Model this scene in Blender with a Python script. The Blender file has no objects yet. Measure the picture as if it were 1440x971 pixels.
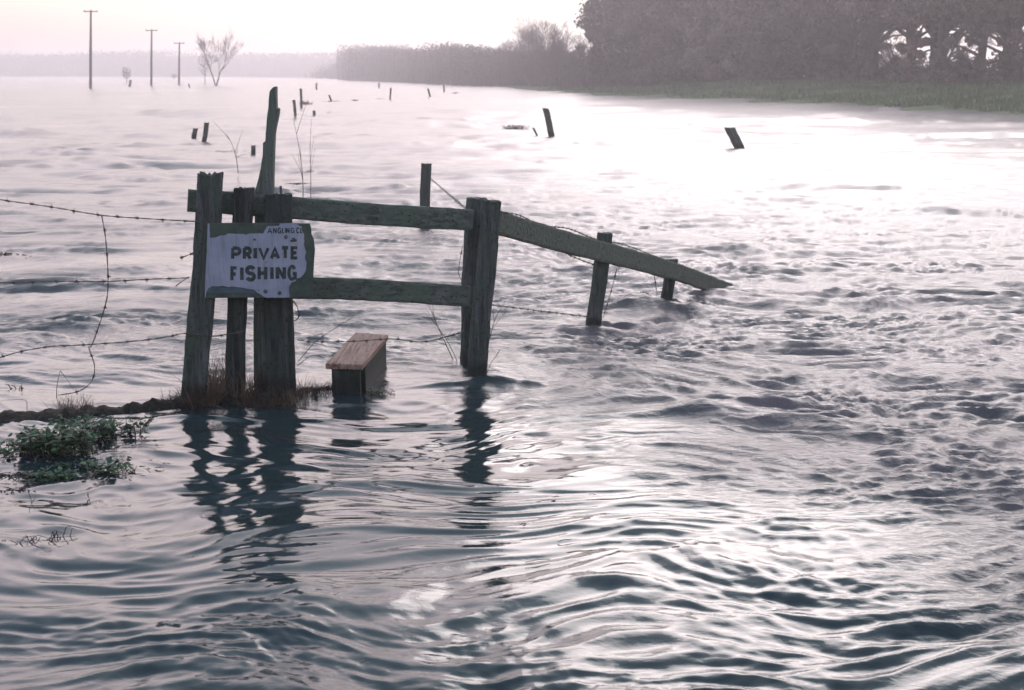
import bpy, math, random
import numpy as np
from mathutils import Vector, Matrix

# ------------------------------------------------------------------ camera, sky, sun, exposure
sc = bpy.context.scene
C = sc.collection
R = math.radians
CAM_H = 1.65
PITCH = math.atan(381.5 / 2000.0)
cam_d = bpy.data.cameras.new('camera')
cam_d.lens = 50; cam_d.sensor_width = 36; cam_d.sensor_fit = 'HORIZONTAL'
cam_d.clip_start = 0.05; cam_d.clip_end = 9000
cam_d.dof.use_dof = True; cam_d.dof.focus_distance = 7.4; cam_d.dof.aperture_fstop = 7.0
cam = bpy.data.objects.new('camera', cam_d); C.objects.link(cam)
cam.location = (0, 0, CAM_H); cam.rotation_euler = (math.pi / 2 - PITCH, 0, 0)
sc.camera = cam

SUN_AZ, SUN_EL = 18.0, 22.0
SKY_L, SKY_K = 2.2, 14.5
world = bpy.data.worlds.new('World'); sc.world = world; world.use_nodes = True
wt = world.node_tree; wt.nodes.clear()
wo = wt.nodes.new('ShaderNodeOutputWorld'); bg = wt.nodes.new('ShaderNodeBackground')
sky = wt.nodes.new('ShaderNodeTexSky'); sky.sky_type = 'NISHITA'; sky.sun_disc = False
sky.sun_elevation = R(SUN_EL); sky.sun_rotation = R(SUN_AZ)
sky.air_density = 1.0; sky.dust_density = 6.0; sky.ozone_density = 1.0; sky.altitude = 0
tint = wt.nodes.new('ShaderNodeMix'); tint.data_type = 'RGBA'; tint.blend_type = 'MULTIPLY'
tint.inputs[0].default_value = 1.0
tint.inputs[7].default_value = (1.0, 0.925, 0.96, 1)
# thin high cloud veil: evens the sky out, keeps it from growing without limit round the sun
lim = wt.nodes.new('ShaderNodeVectorMath'); lim.operation = 'ADD'; lim.inputs[1].default_value = (SKY_L, SKY_L, SKY_L)
dv = wt.nodes.new('ShaderNodeVectorMath'); dv.operation = 'DIVIDE'
ml = wt.nodes.new('ShaderNodeVectorMath'); ml.operation = 'SCALE'; ml.inputs['Scale'].default_value = SKY_K
wt.links.new(sky.outputs[0], lim.inputs[0]); wt.links.new(sky.outputs[0], dv.inputs[0]); wt.links.new(lim.outputs[0], dv.inputs[1])
wt.links.new(dv.outputs[0], ml.inputs[0]); # colour of the veil by height: dim pinkish haze at the horizon, bright cream above it, blue-grey overhead
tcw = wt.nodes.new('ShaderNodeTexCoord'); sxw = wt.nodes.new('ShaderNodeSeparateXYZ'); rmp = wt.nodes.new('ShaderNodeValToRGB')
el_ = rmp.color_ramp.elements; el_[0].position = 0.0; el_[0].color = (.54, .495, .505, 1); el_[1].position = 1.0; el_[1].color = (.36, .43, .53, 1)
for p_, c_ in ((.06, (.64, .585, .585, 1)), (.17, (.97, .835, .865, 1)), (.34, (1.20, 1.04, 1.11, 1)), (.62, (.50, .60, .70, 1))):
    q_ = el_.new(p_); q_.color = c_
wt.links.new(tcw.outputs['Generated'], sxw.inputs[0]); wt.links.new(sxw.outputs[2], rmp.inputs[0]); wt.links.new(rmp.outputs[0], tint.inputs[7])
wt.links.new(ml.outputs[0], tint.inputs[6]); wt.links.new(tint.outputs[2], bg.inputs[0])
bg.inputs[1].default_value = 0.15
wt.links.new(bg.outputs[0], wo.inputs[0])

sun_d = bpy.data.lights.new('sun', 'SUN'); sun_d.energy = 0.9; sun_d.angle = R(36.0); sun_d.color = (1.0, 0.91, 0.88)
sun = bpy.data.objects.new('sun', sun_d); C.objects.link(sun)
sd = Vector((math.sin(R(SUN_AZ)) * math.cos(R(SUN_EL)), math.cos(R(SUN_AZ)) * math.cos(R(SUN_EL)), math.sin(R(SUN_EL))))
sun.rotation_euler = sd.to_track_quat('Z', 'Y').to_euler(); sun.location = (0, 0, 50)

sc.view_settings.view_transform = 'Standard'; sc.view_settings.look = 'None'
sc.view_settings.gamma = 1.0; sc.view_settings.use_curve_mapping = False
sc.view_settings.exposure = 0.48
sc.render.engine = 'CYCLES'
cy = sc.cycles
cy.use_denoising = True; cy.max_bounces = 6; cy.diffuse_bounces = 2; cy.glossy_bounces = 3
cy.transmission_bounces = 2; cy.volume_bounces = 1; cy.transparent_max_bounces = 8
cy.sample_clamp_indirect = 4.0; cy.sample_clamp_direct = 0
cy.caustics_reflective = False; cy.caustics_refractive = False
cy.volume_max_steps = 16

random.seed(7)
rng = np.random.default_rng(11)

# ------------------------------------------------------------------ helpers
def ray(px, py):
    d = Vector(((px - 720) / 2000.0, 1.0, -(py - 485.5) / 2000.0))
    c, s = math.cos(PITCH), math.sin(PITCH)
    return Vector((d.x, d.y * c + d.z * s, -d.y * s + d.z * c))
def W(px, py, z=0.0):
    d = ray(px, py); t = (z - CAM_H) / d.z
    return Vector((d.x * t, d.y * t, z))
def V(px, py, Y):
    d = ray(px, py); t = Y / d.y
    return Vector((d.x * t, Y, CAM_H + d.z * t))
def pl(px, py, A, B):
    """point of the viewing direction on the vertical plane through ground points A, B"""
    n = Vector((-(B[1] - A[1]), B[0] - A[0])); d = ray(px, py)
    t = (n.x * A[0] + n.y * A[1]) / (n.x * d.x + n.y * d.y)
    return Vector((d.x * t, d.y * t, CAM_H + d.z * t))

class MB:
    def __init__(s): s.v = []; s.f = []
    def add(s, vs, fs):
        b = len(s.v); s.v.extend(tuple(v) for v in vs); s.f.extend([tuple(i + b for i in f) for f in fs])
    def box(s, c, u, v, w):
        c, u, v, w = Vector(c), Vector(u), Vector(v), Vector(w)
        vs = [c + a * u + b * v + e * w for e in (-1, 1) for a, b in ((-1, -1), (1, -1), (1, 1), (-1, 1))]
        s.add(vs, [(3, 2, 1, 0), (4, 5, 6, 7), (0, 1, 5, 4), (1, 2, 6, 5), (2, 3, 7, 6), (3, 0, 4, 7)])
    def tube(s, pts, rad, n=6, cap=True):
        pts = [Vector(p) for p in pts]
        if not hasattr(rad, '__len__'): rad = [rad] * len(pts)
        vs = []; fs = []
        ref = None
        for i, p in enumerate(pts):
            t = (pts[min(i + 1, len(pts) - 1)] - pts[max(i - 1, 0)])
            t = t.normalized() if t.length > 1e-9 else Vector((0, 0, 1))
            if ref is None: ref = t.orthogonal().normalized()
            ref = (ref - t * ref.dot(t)); ref = ref.normalized() if ref.length > 1e-6 else t.orthogonal().normalized()
            b = t.cross(ref)
            for k in range(n):
                a = 2 * math.pi * k / n
                vs.append(p + (ref * math.cos(a) + b * math.sin(a)) * rad[i])
        for i in range(len(pts) - 1):
            for k in range(n):
                k2 = (k + 1) % n
                fs.append((i * n + k, i * n + k2, (i + 1) * n + k2, (i + 1) * n + k))
        if cap and n > 2:
            fs.append(tuple(range(n - 1, -1, -1))); fs.append(tuple((len(pts) - 1) * n + k for k in range(n)))
        s.add(vs, fs)
    def build(s, name, mat, parent=None, smooth=False):
        me = bpy.data.meshes.new(name); me.from_pydata(s.v, [], s.f); me.validate(); me.update()
        return link(name, me, mat, parent, smooth)
def link(name, me, mat, parent=None, smooth=False):
    if mat: me.materials.append(mat)
    if smooth: me.polygons.foreach_set('use_smooth', [True] * len(me.polygons))
    o = bpy.data.objects.new(name, me); C.objects.link(o)
    if parent: o.parent = parent
    return o
def np_mesh(name, verts, faces):
    me = bpy.data.meshes.new(name); n, k = faces.shape
    me.vertices.add(len(verts)); me.vertices.foreach_set('co', verts.astype(np.float32).ravel())
    me.loops.add(n * k); me.loops.foreach_set('vertex_index', faces.astype(np.int32).ravel())
    me.polygons.add(n); me.polygons.foreach_set('loop_start', np.arange(0, n * k, k, dtype=np.int32))
    me.polygons.foreach_set('loop_total', np.full(n, k, dtype=np.int32))
    me.update(calc_edges=True)
    return me
def empty(name, loc=(0, 0, 0)):
    o = bpy.data.objects.new(name, None); C.objects.link(o); o.location = loc; o.empty_display_size = .1
    return o
def local(root_loc, mb):
    r = Vector(root_loc); mb.v = [tuple(Vector(v) - r) for v in mb.v]; return mb
def tag(o, label, cat, group=None):
    o['label'] = label; o['category'] = cat
    if group: o['group'] = group
    return o
def kind(o, k, label=None):
    o['kind'] = k
    if label: o['label'] = label
    return o
def copy_tree(o):
    c = o.copy(); C.objects.link(c)
    for ch in list(o.children):
        d = ch.copy(); C.objects.link(d); d.parent = c
    return c

# numpy gradient noise
_perm = rng.permutation(256); _perm = np.concatenate([_perm, _perm, _perm])
_ang = rng.random(256) * 2 * np.pi; _gx, _gy = np.cos(_ang), np.sin(_ang)
def perlin(x, y, seed=0):
    x = x + seed * 17.37; y = y + seed * 9.71
    xi = np.floor(x).astype(np.int64); yi = np.floor(y).astype(np.int64)
    xf = x - xi; yf = y - yi
    u = xf ** 3 * (xf * (xf * 6 - 15) + 10); v = yf ** 3 * (yf * (yf * 6 - 15) + 10)
    def g(ix, iy, dx, dy):
        h = _perm[_perm[(xi + ix) & 255] + ((yi + iy) & 255)]
        return _gx[h] * dx + _gy[h] * dy
    a = g(0, 0, xf, yf); b = g(1, 0, xf - 1, yf); c = g(0, 1, xf, yf - 1); d = g(1, 1, xf - 1, yf - 1)
    return (a + u * (b - a) + v * ((c + u * (d - c)) - (a + u * (b - a)))) * 1.5
def sstep(a, b, x):
    t = np.clip((x - a) / (b - a), 0, 1); return t * t * (3 - 2 * t)

# ------------------------------------------------------------------ materials
def mat(name, base, rough=0.8, spec=0.4, ramp=None, scale=(8, 8, 8), bump=0.0, bscale=30, detail=6, coord='Object'):
    m = bpy.data.materials.new(name); m.use_nodes = True; nt = m.node_tree
    p = nt.nodes['Principled BSDF']; p.inputs['Roughness'].default_value = rough
    p.inputs['Specular IOR Level'].default_value = spec
    p.inputs['Base Color'].default_value = (*base, 1)
    if ramp or bump:
        tc = nt.nodes.new('ShaderNodeTexCoord'); mp = nt.nodes.new('ShaderNodeMapping')
        mp.inputs['Scale'].default_value = scale
        nt.links.new(tc.outputs[coord], mp.inputs[0])
    if ramp:
        n = nt.nodes.new('ShaderNodeTexNoise'); n.inputs['Scale'].default_value = 1.0
        n.inputs['Detail'].default_value = detail; n.inputs['Roughness'].default_value = .62
        cr = nt.nodes.new('ShaderNodeValToRGB'); e = cr.color_ramp.elements
        e[0].position, e[0].color = ramp[0][0], (*ramp[0][1], 1)
        e[1].position, e[1].color = ramp[-1][0], (*ramp[-1][1], 1)
        for pos, col in ramp[1:-1]:
            x = e.new(pos); x.color = (*col, 1)
        nt.links.new(mp.outputs[0], n.inputs[0]); nt.links.new(n.outputs[0], cr.inputs[0])
        nt.links.new(cr.outputs[0], p.inputs['Base Color'])
    if bump:
        n2 = nt.nodes.new('ShaderNodeTexNoise'); n2.inputs['Scale'].default_value = bscale / max(scale)
        n2.inputs['Detail'].default_value = 5
        bp = nt.nodes.new('ShaderNodeBump'); bp.inputs['Distance'].default_value = bump; bp.inputs['Strength'].default_value = 1
        nt.links.new(mp.outputs[0], n2.inputs[0]); nt.links.new(n2.outputs[0], bp.inputs['Height'])
        nt.links.new(bp.outputs[0], p.inputs['Normal'])
    return m
def vary(m):
    nt = m.node_tree; p = nt.nodes['Principled BSDF']; src = p.inputs['Base Color'].links[0].from_socket
    oi = nt.nodes.new('ShaderNodeObjectInfo'); mr = nt.nodes.new('ShaderNodeMapRange'); mr.inputs[3].default_value = .55; mr.inputs[4].default_value = 1.6
    vm = nt.nodes.new('ShaderNodeVectorMath'); vm.operation = 'SCALE'
    nt.links.new(oi.outputs['Random'], mr.inputs[0]); nt.links.new(src, vm.inputs[0]); nt.links.new(mr.outputs[0], vm.inputs['Scale']); nt.links.new(vm.outputs[0], p.inputs['Base Color'])
def wood_mat(name, dark, mid, algae, moss, along='Z'):
    """weathered timber: long grain, patches of algae, wet darker foot"""
    m = bpy.data.materials.new(name); m.use_nodes = True; nt = m.node_tree
    p = nt.nodes['Principled BSDF']; p.inputs['Roughness'].default_value = .85; p.inputs['Specular IOR Level'].default_value = .25
    tc = nt.nodes.new('ShaderNodeTexCoord'); mp = nt.nodes.new('ShaderNodeMapping')
    s = [55, 55, 55]; s['XYZ'.index(along)] = 3.0
    mp.inputs['Scale'].default_value = s
    n = nt.nodes.new('ShaderNodeTexNoise'); n.inputs['Scale'].default_value = 1; n.inputs['Detail'].default_value = 7
    n.inputs['Roughness'].default_value = .65
    cr = nt.nodes.new('ShaderNodeValToRGB'); e = cr.color_ramp.elements
    e[0].position, e[0].color = .40, (*dark, 1); e[1].position, e[1].color = .60, (*mid, 1)
    n2 = nt.nodes.new('ShaderNodeTexNoise'); n2.inputs['Scale'].default_value = 7; n2.inputs['Detail'].default_value = 8
    n2.inputs['Roughness'].default_value = .7
    c2 = nt.nodes.new('ShaderNodeValToRGB'); c2.color_ramp.elements[0].position = .42; c2.color_ramp.elements[1].position = .60
    mx = nt.nodes.new('ShaderNodeMix'); mx.data_type = 'RGBA'; mx.inputs[7].default_value = (*algae, 1)
    n3 = nt.nodes.new('ShaderNodeTexNoise'); n3.inputs['Scale'].default_value = 60; n3.inputs['Detail'].default_value = 4
    c3 = nt.nodes.new('ShaderNodeValToRGB'); c3.color_ramp.elements[0].position = .60; c3.color_ramp.elements[1].position = .68
    m2 = nt.nodes.new('ShaderNodeMix'); m2.data_type = 'RGBA'; m2.inputs[7].default_value = (*moss, 1)
    L = nt.links.new
    L(tc.outputs['Object'], mp.inputs[0]); L(mp.outputs[0], n.inputs[0]); L(n.outputs[0], cr.inputs[0])
    L(tc.outputs['Object'], n2.inputs[0]); L(n2.outputs[0], c2.inputs[0])
    L(tc.outputs['Object'], n3.inputs[0]); L(n3.outputs[0], c3.inputs[0])
    L(c2.outputs[0], mx.inputs[0]); L(cr.outputs[0], mx.inputs[6])
    L(c3.outputs[0], m2.inputs[0]); L(mx.outputs[2], m2.inputs[6])
    if along == 'Z':     # soaked foot of a post standing in water: darker, glossier, with a ragged tide line
        sx = nt.nodes.new('ShaderNodeSeparateXYZ'); L(tc.outputs['Object'], sx.inputs[0])
        ad = nt.nodes.new('ShaderNodeMath'); ad.operation = 'MULTIPLY_ADD'; ad.inputs[1].default_value = -.16; L(n2.outputs[0], ad.inputs[0]); L(sx.outputs[2], ad.inputs[2])
        mr = nt.nodes.new('ShaderNodeMapRange'); mr.inputs[1].default_value = .0; mr.inputs[2].default_value = .05; mr.inputs[3].default_value = .38; mr.inputs[4].default_value = 1.0; L(ad.outputs[0], mr.inputs[0])
        vm = nt.nodes.new('ShaderNodeVectorMath'); vm.operation = 'SCALE'; L(m2.outputs[2], vm.inputs[0]); L(mr.outputs[0], vm.inputs['Scale']); L(vm.outputs[0], p.inputs['Base Color'])
        r2 = nt.nodes.new('ShaderNodeMapRange'); r2.inputs[1].default_value = .0; r2.inputs[2].default_value = .05; r2.inputs[3].default_value = .65; r2.inputs[4].default_value = .88; L(ad.outputs[0], r2.inputs[0]); L(r2.outputs[0], p.inputs['Roughness'])
    else: L(m2.outputs[2], p.inputs['Base Color'])
    bp = nt.nodes.new('ShaderNodeBump'); bp.inputs['Distance'].default_value = .008; bp.inputs['Strength'].default_value = 1.0
    L(n.outputs[0], bp.inputs['Height']); L(bp.outputs[0], p.inputs['Normal'])
    return m
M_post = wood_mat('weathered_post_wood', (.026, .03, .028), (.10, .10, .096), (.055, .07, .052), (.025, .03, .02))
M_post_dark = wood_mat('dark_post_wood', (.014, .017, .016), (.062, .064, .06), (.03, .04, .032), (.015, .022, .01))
M_rail = wood_mat('algae_rail_wood', (.045, .055, .04), (.12, .125, .11), (.078, .10, .072), (.03, .03, .025), 'X')
M_stake = wood_mat('bare_grey_stake_wood', (.06, .065, .06), (.16, .165, .15), (.09, .11, .08), (.05, .05, .04))
M_plank = wood_mat('worn_plank_wood', (.12, .065, .045), (.34, .215, .165), (.24, .15, .115), (.08, .045, .035), 'Y')
M_wire = mat('rusty_wire', (.05, .045, .04), .6, .5, ramp=[(.4, (.03, .027, .025)), (.6, (.09, .06, .045))], scale=(60, 60, 60))
M_board = mat('green_stained_board', (.05, .06, .05), .8, .3, ramp=[(.35, (.03, .042, .038)), (.5, (.05, .065, .05)), (.65, (.07, .08, .06))], scale=(9, 9, 9), bump=.002, bscale=60)
M_white = mat('dull_white_sign_paint', (.26, .27, .33), .6, .3, ramp=[(.3, (.20, .22, .28)), (.52, (.26, .27, .33)), (.7, (.31, .30, .36))], scale=(7, 7, 7), bump=.0005, bscale=50)
def streaks(m, col, amt):
    """rain streaks and grime running down the board"""
    nt = m.node_tree; p = nt.nodes['Principled BSDF']; src = p.inputs['Base Color'].links[0].from_socket; L = nt.links.new
    tc = nt.nodes.new('ShaderNodeTexCoord'); mp = nt.nodes.new('ShaderNodeMapping'); mp.inputs['Scale'].default_value = (75, 75, 5); n = nt.nodes.new('ShaderNodeTexNoise'); n.inputs['Scale'].default_value = 1; n.inputs['Detail'].default_value = 6
    n.inputs['Roughness'].default_value = .7
    cr = nt.nodes.new('ShaderNodeValToRGB'); cr.color_ramp.elements[0].position = .5; cr.color_ramp.elements[1].position = .78; cr.color_ramp.elements[1].color = (amt, amt, amt, 1)
    mx = nt.nodes.new('ShaderNodeMix'); mx.data_type = 'RGBA'; mx.inputs[7].default_value = (*col, 1)
    L(tc.outputs['Object'], mp.inputs[0]); L(mp.outputs[0], n.inputs[0]); L(n.outputs[0], cr.inputs[0]); L(cr.outputs[0], mx.inputs[0]); L(src, mx.inputs[6]); L(mx.outputs[2], p.inputs['Base Color'])
streaks(M_white, (.12, .11, .10), .75)
M_slate = mat('slate_undercoat_paint', (.06, .08, .10), .7, .3, ramp=[(.35, (.045, .062, .078)), (.65, (.075, .10, .12))], scale=(14, 14, 14))
M_ink = mat('black_lettering_paint', (.015, .022, .02), .6, .3, ramp=[(.35, (.01, .015, .014)), (.68, (.05, .06, .055))], scale=(60, 60, 60))
M_rust = mat('rusty_bolt', (.05, .06, .06), .7, .4, ramp=[(.4, (.03, .035, .035)), (.6, (.08, .075, .065))], scale=(90, 90, 90))
M_mud = mat('wet_mud_and_dead_turf', (.02, .016, .012), .8, .2, ramp=[(.35, (.009, .007, .006)), (.5, (.02, .016, .011)), (.68, (.035, .026, .016))], scale=(14, 14, 14), bump=.02, bscale=40)
M_dead = mat('dead_stalks', (.12, .08, .055), .9, .2, ramp=[(.35, (.05, .03, .022)), (.65, (.19, .13, .09))], scale=(5, 5, 5))
M_twig = mat('dark_twigs', (.045, .035, .03), .9, .2, ramp=[(.35, (.025, .018, .015)), (.65, (.075, .055, .045))], scale=(9, 9, 9))
M_leaf = mat('waterside_leaves', (.03, .09, .03), .6, .3, ramp=[(.32, (.007, .025, .010)), (.5, (.018, .06, .02)), (.7, (.055, .12, .04))], scale=(20, 20, 20))
M_bark = mat('bark', (.07, .06, .05), .9, .2, ramp=[(.35, (.035, .03, .027)), (.65, (.10, .085, .075))], scale=(3, 3, .8), bump=.02, bscale=12)
M_crown = mat('evergreen_leaves', (.10, .08, .07), .85, .15, ramp=[(.34, (.065, .045, .038)), (.5, (.14, .10, .082)), (.66, (.24, .17, .14))], scale=(.5, .5, .5), detail=8)
vary(M_crown)
M_twigs = mat('winter_twigs', (.08, .06, .055), .9, .2, ramp=[(.35, (.05, .038, .036)), (.65, (.11, .085, .075))], scale=(.4, .4, .4))
M_pole = mat('tarred_pole', (.03, .03, .032), .8, .3, ramp=[(.35, (.02, .02, .022)), (.65, (.045, .045, .045))], scale=(8, 8, 1))
M_grass = mat('meadow_grass', (.05, .09, .035), .9, .2, ramp=[(.36, (.05, .075, .03)), (.5, (.085, .115, .045)), (.64, (.13, .15, .07))], scale=(.35, .35, .35), detail=10, bump=.15, bscale=2.5)

# ------------------------------------------------------------------ shore line and land
SH = np.array([(200, -20), (90, 0), (48, 16), (31, 33), (24.5, 45), (20.3, 56), (17.7, 67), (14.6, 85), (8.6, 103), (5.4, 118),
               (2.7, 137), (-3.9, 194), (-20, 280), (-41, 400), (-62, 520), (-150, 720), (-380, 900), (-800, 1000), (-1600, 1050)], float)
def signed_shore(X, Y):
    """distance to the shore line, positive on the land side"""
    best = np.full(X.shape, 1e18); side = np.zeros(X.shape)
    for a, b in zip(SH[:-1], SH[1:]):
        ab = b - a; L2 = (ab ** 2).sum()
        t = np.clip(((X - a[0]) * ab[0] + (Y - a[1]) * ab[1]) / L2, 0, 1)
        dx = X - (a[0] + t * ab[0]); dy = Y - (a[1] + t * ab[1]); d2 = dx * dx + dy * dy
        cr = ab[0] * (Y - a[1]) - ab[1] * (X - a[0])
        m = d2 < best; best = np.where(m, d2, best); side = np.where(m, -cr, side)
    return np.sqrt(best) * np.where(side > 0, 1, -1)
def land_z(X, Y):
    s = signed_shore(X, Y); D = np.hypot(X, Y)
    plateau = 1.28 - .75 * sstep(150, 330, D)
    s2 = s + perlin(X / 5, Y / 5, 3) * .5
    z = plateau * sstep(-3.0, 17, s2) * 1.0 - .12
    z = np.where(s2 < 0, -.12 + s2 * .2, z)
    z = z + perlin(X / 2.3, Y / 2.3, 5) * .05 * sstep(0, 3, s2) + perlin(X / 14, Y / 14, 6) * .10 * sstep(2, 20, s2)
    return np.maximum(z, -.8)
def build_land():
    az = np.concatenate([np.linspace(R(-58), R(-24), 60, endpoint=False), np.linspace(R(-24), R(26), 560, endpoint=False), np.linspace(R(26), R(112), 160)])
    rr = 22 * (1600 / 22) ** (np.linspace(0, 1, 330))
    A, D = np.meshgrid(az, rr); X = np.sin(A) * D; Y = np.cos(A) * D
    Z = land_z(X, Y)
    n, k = X.shape; idx = np.arange(n * k).reshape(n, k)
    F = np.stack([idx[:-1, :-1], idx[:-1, 1:], idx[1:, 1:], idx[1:, :-1]], -1).reshape(-1, 4)
    keep = (Z.ravel()[F].max(1) > -.4); F = F[keep]
    used = np.unique(F); remap = np.full(n * k, -1); remap[used] = np.arange(len(used))
    Vv = np.stack([X.ravel(), Y.ravel(), Z.ravel()], -1)[used]
    me = np_mesh('meadow_bank', Vv, remap[F][:, ::-1])
    o = link('meadow_ground', me, M_grass, smooth=True)
    kind(o, 'structure')
build_land()

# ------------------------------------------------------------------ water
WAKES = []   # (x, y, length along flow, width, angle, height)
def wk(px, py, l, w, ang, h):
    p = W(px, py); WAKES.append((p.x, p.y, l, w, R(ang), h))
wk(862, 462, .30, .07, -12, .055); wk(826, 470, .16, .09, 0, .03); wk(905, 425, .30, .12, 14, .07); wk(950, 432, .34, .08, -20, .05)
wk(925, 447, .35, .10, 18, -.05); wk(1040, 352, .4, .2, 0, .07); wk(1010, 415, .4, .1, -10, .05); wk(880, 440, .3, .12, 15, -.03)
wk(985, 578, .22, .07, -14, .05); wk(1060, 572, .2, .06, 10, .035); wk(660, 545, .28, .05, 4, .02); wk(720, 500, .4, .06, -3, .016)
wk(1400, 466, .35, .16, 5, .05); wk(1340, 300, .9, .4, 0, .08); wk(1150, 262, 1.6, .5, 0, .09); wk(1300, 268, 1.2, .5, 0, .07)
wk(1440, 700, .35, .12, -5, .06); wk(1060, 380, .4, .15, 5, .05); wk(1180, 425, 1.0, .14, 0, .04); wk(860, 815, .12, .04, -8, .010)
wk(700, 545, .30, .03, -10, .016); wk(640, 548, .22, .03, 8, .014); wk(672, 556, .16, .03, 0, -.012); wk(290, 590, .3, .03, 3, .010); wk(400, 592, .3, .03, -4, .010); wk(490, 572, .16, .025, 0, .009)
def build_water():
    t1 = np.linspace(.50, .0135, 1060, endpoint=False); t2 = .0135 * (.00103 / .0135) ** np.linspace(0, 1, 130)
    t0 = np.geomspace(3.2, .50, 70, endpoint=False)
    t = np.concatenate([t0, t1, t2]); D = CAM_H / t
    az = np.concatenate([np.linspace(-22.5, 22.5, 940), np.linspace(22.5, 337.5, 202)[1:-1]]) * math.pi / 180
    K = len(az)
    A, DD = np.meshgrid(az, D); X = np.sin(A) * DD; Y = np.cos(A) * DD
    row = np.gradient(D)[:, None] * np.ones((1, K)); daz = np.full(K, R(45 / 940)); daz[940:] = R(1.56)
    col = DD * daz[None, :]
    cell = np.maximum(row, col)
    # where the water is turbulent: the stream right of the fence, and a ruffled band close by
    edge = np.where(Y < 7.75, -.05 + (7.75 - Y) * .42, -.1 - .22 * (Y - 7.75))
    e = X - edge + perlin(X / 1.1, Y / 1.1, 21) * .5
    turb = sstep(-.5, 1.1, e) * (1 - .35 * sstep(14, 60, Y))
    near = sstep(4.5, 3.85, Y - .10 * X + perlin(X, Y, 22) * .3)
    near2 = sstep(5.6, 3.9, Y + .3 * perlin(X / .8, Y / .8, 23)) * sstep(-.6, 1.4, X)
    stream = turb.copy(); turb = np.clip(np.maximum(np.maximum(turb, near * .42), near2 * .7), 0, 1)
    streak = sstep(-.35, .40, perlin(X / 3.5 + .06 * Y, Y / 2.0, 31) + .5 * perlin(X / 1.2, Y / .8, 32)) * .85 + .3
    chop = sstep(5.9, 8.6, Y + .5 * perlin(X / 1.5, Y / 1.5, 24)) * (1 - turb) * streak      # wind chop over the flooded field
    wx = X + perlin(X / 1.3, Y / 1.3, 41) * .35 + perlin(X / .5, Y / .5, 42) * .06
    wy = Y + perlin(X / 1.2, Y / 1.2, 43) * .35 + perlin(X / .45, Y / .45, 44) * .05
    Z = np.zeros_like(X); var = np.zeros_like(X)
    #        lam  stretch  calm   chop   turb  ridge
    OCT = [(6.0, 1.6, .004, .016, .016, 0),
           (2.6, 1.8, .008, .036, .026, 0),
           (1.25, 1.9, .014, .060, .040, 1),
           (.60, 2.4, .026, .085, .050, 1),
           (.25, 2.5, .082, .125, .115, 0),
           (.13, 2.4, .066, .150, .265, 1),
           (.072, 2.0, .040, .150, .300, 0),
           (.040, 1.4, .010, .090, .200, 0)]
    def band(ax, ay, sd_, warp):
        q = perlin((X + warp * perlin(X / ax, Y / ax, sd_ + 3)) / ax, (Y + .4 * warp * perlin(X / ax, Y / ax, sd_ + 5)) / ay, sd_)
        return sstep(.62, .95, 1 - np.abs(q) * 1.6)
    bands = .4 * band(3.2, 1.1, 91, 1.0) * (1 - sstep(14, 30, DD)) + .9 * band(9, 3.2, 95, 3.0) * sstep(9, 18, DD) * (1 - sstep(60, 110, DD)) + .9 * band(26, 12, 99, 8.0) * sstep(35, 70, DD)
    bands = np.clip(bands, 0, 1.2)
    far = sstep(12, 45, DD)
    for i, (lam, st, a, b, c, rg) in enumerate(OCT):
        s = a * (1 - turb) * (1 - chop) + b * chop + c * turb
        s = s * (1 - far) + (b * .55 + c * .45) * np.clip(.85 + .8 * (perlin(X / 9, Y / 7, 33) + .5 * perlin(X / 30, Y / 22, 34) + .5 * perlin(X / 3.5, Y / 3, 35)), .25, 2.2) * far
        s = s * (1 + (1.7 * bands - .35) * np.maximum(chop, far) * (1 if lam < .5 else (.25 if lam < .8 else (.15 if lam < 2 else 0))) * np.where(DD > 18, 1.3, 1.0))
        # gentle local variation so no region is uniform
        s = s * (1 + .55 * perlin(X / (lam * 4 + .5), Y / (lam * 4 + .5), 60 + i))
        n = perlin(wx / (lam * st), wy / lam, 70 + i)
        if rg: n = (.30 - np.sqrt(n * n + .01)) * 1.7
        w = sstep(.6, 1.7, lam / row)
        s = s * (1 + (1.5 if lam > .5 else 1.0) * far * (w > 0))
        Z += s * lam * .62 * n * w
        var += (s ** 2) * (1 - w ** 2)
    for x0, y0, l, wd, an, h in WAKES:
        dx, dy = X - x0, Y - y0; u = dx * math.cos(an) + dy * math.sin(an); v = -dx * math.sin(an) + dy * math.cos(an)
        Z += h * np.exp(-(u / l) ** 2 - (v / wd) ** 2 * (1 + .3 * np.sign(v)))
    Z *= sstep(0.2, 1.0, 1.0 / np.maximum(cell / 3.0, .3))
    n, k = X.shape; idx = np.arange(n * k).reshape(n, k); nx = np.roll(idx, -1, axis=1)
    F = np.stack([idx[:-1], idx[1:], nx[1:], nx[:-1]], -1).reshape(-1, 4)
    co = np.stack([X.ravel(), Y.ravel(), Z.ravel()], -1)
    # close the disc under the viewpoint
    me = np_mesh('flood_water', np.concatenate([co, [[0, 0, 0]]]), np.concatenate([F, np.stack([np.full(k // 2, n * k), idx[0, 0:k - 1:2], idx[0, 1:k:2], np.minimum(idx[0, 1:k:2] + 1, k - 1) % k], -1)[:-1]]))
    var += .016 * stream * sstep(3.5, 7, DD)
    al = np.sqrt(.6 * var + .000004); ro = np.clip(np.sqrt(al), .04, .27)
    at = me.attributes.new('water_roughness', 'FLOAT', 'POINT'); at.data.foreach_set('value', np.append(ro.ravel(), .2).astype(np.float32))
    at = me.attributes.new('turbulence', 'FLOAT', 'POINT')
    fine = (stream + .5 * chop + .15 * turb) * sstep(40, 8, DD); at.data.foreach_set('value', np.append(fine.ravel(), 0).astype(np.float32))
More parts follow.
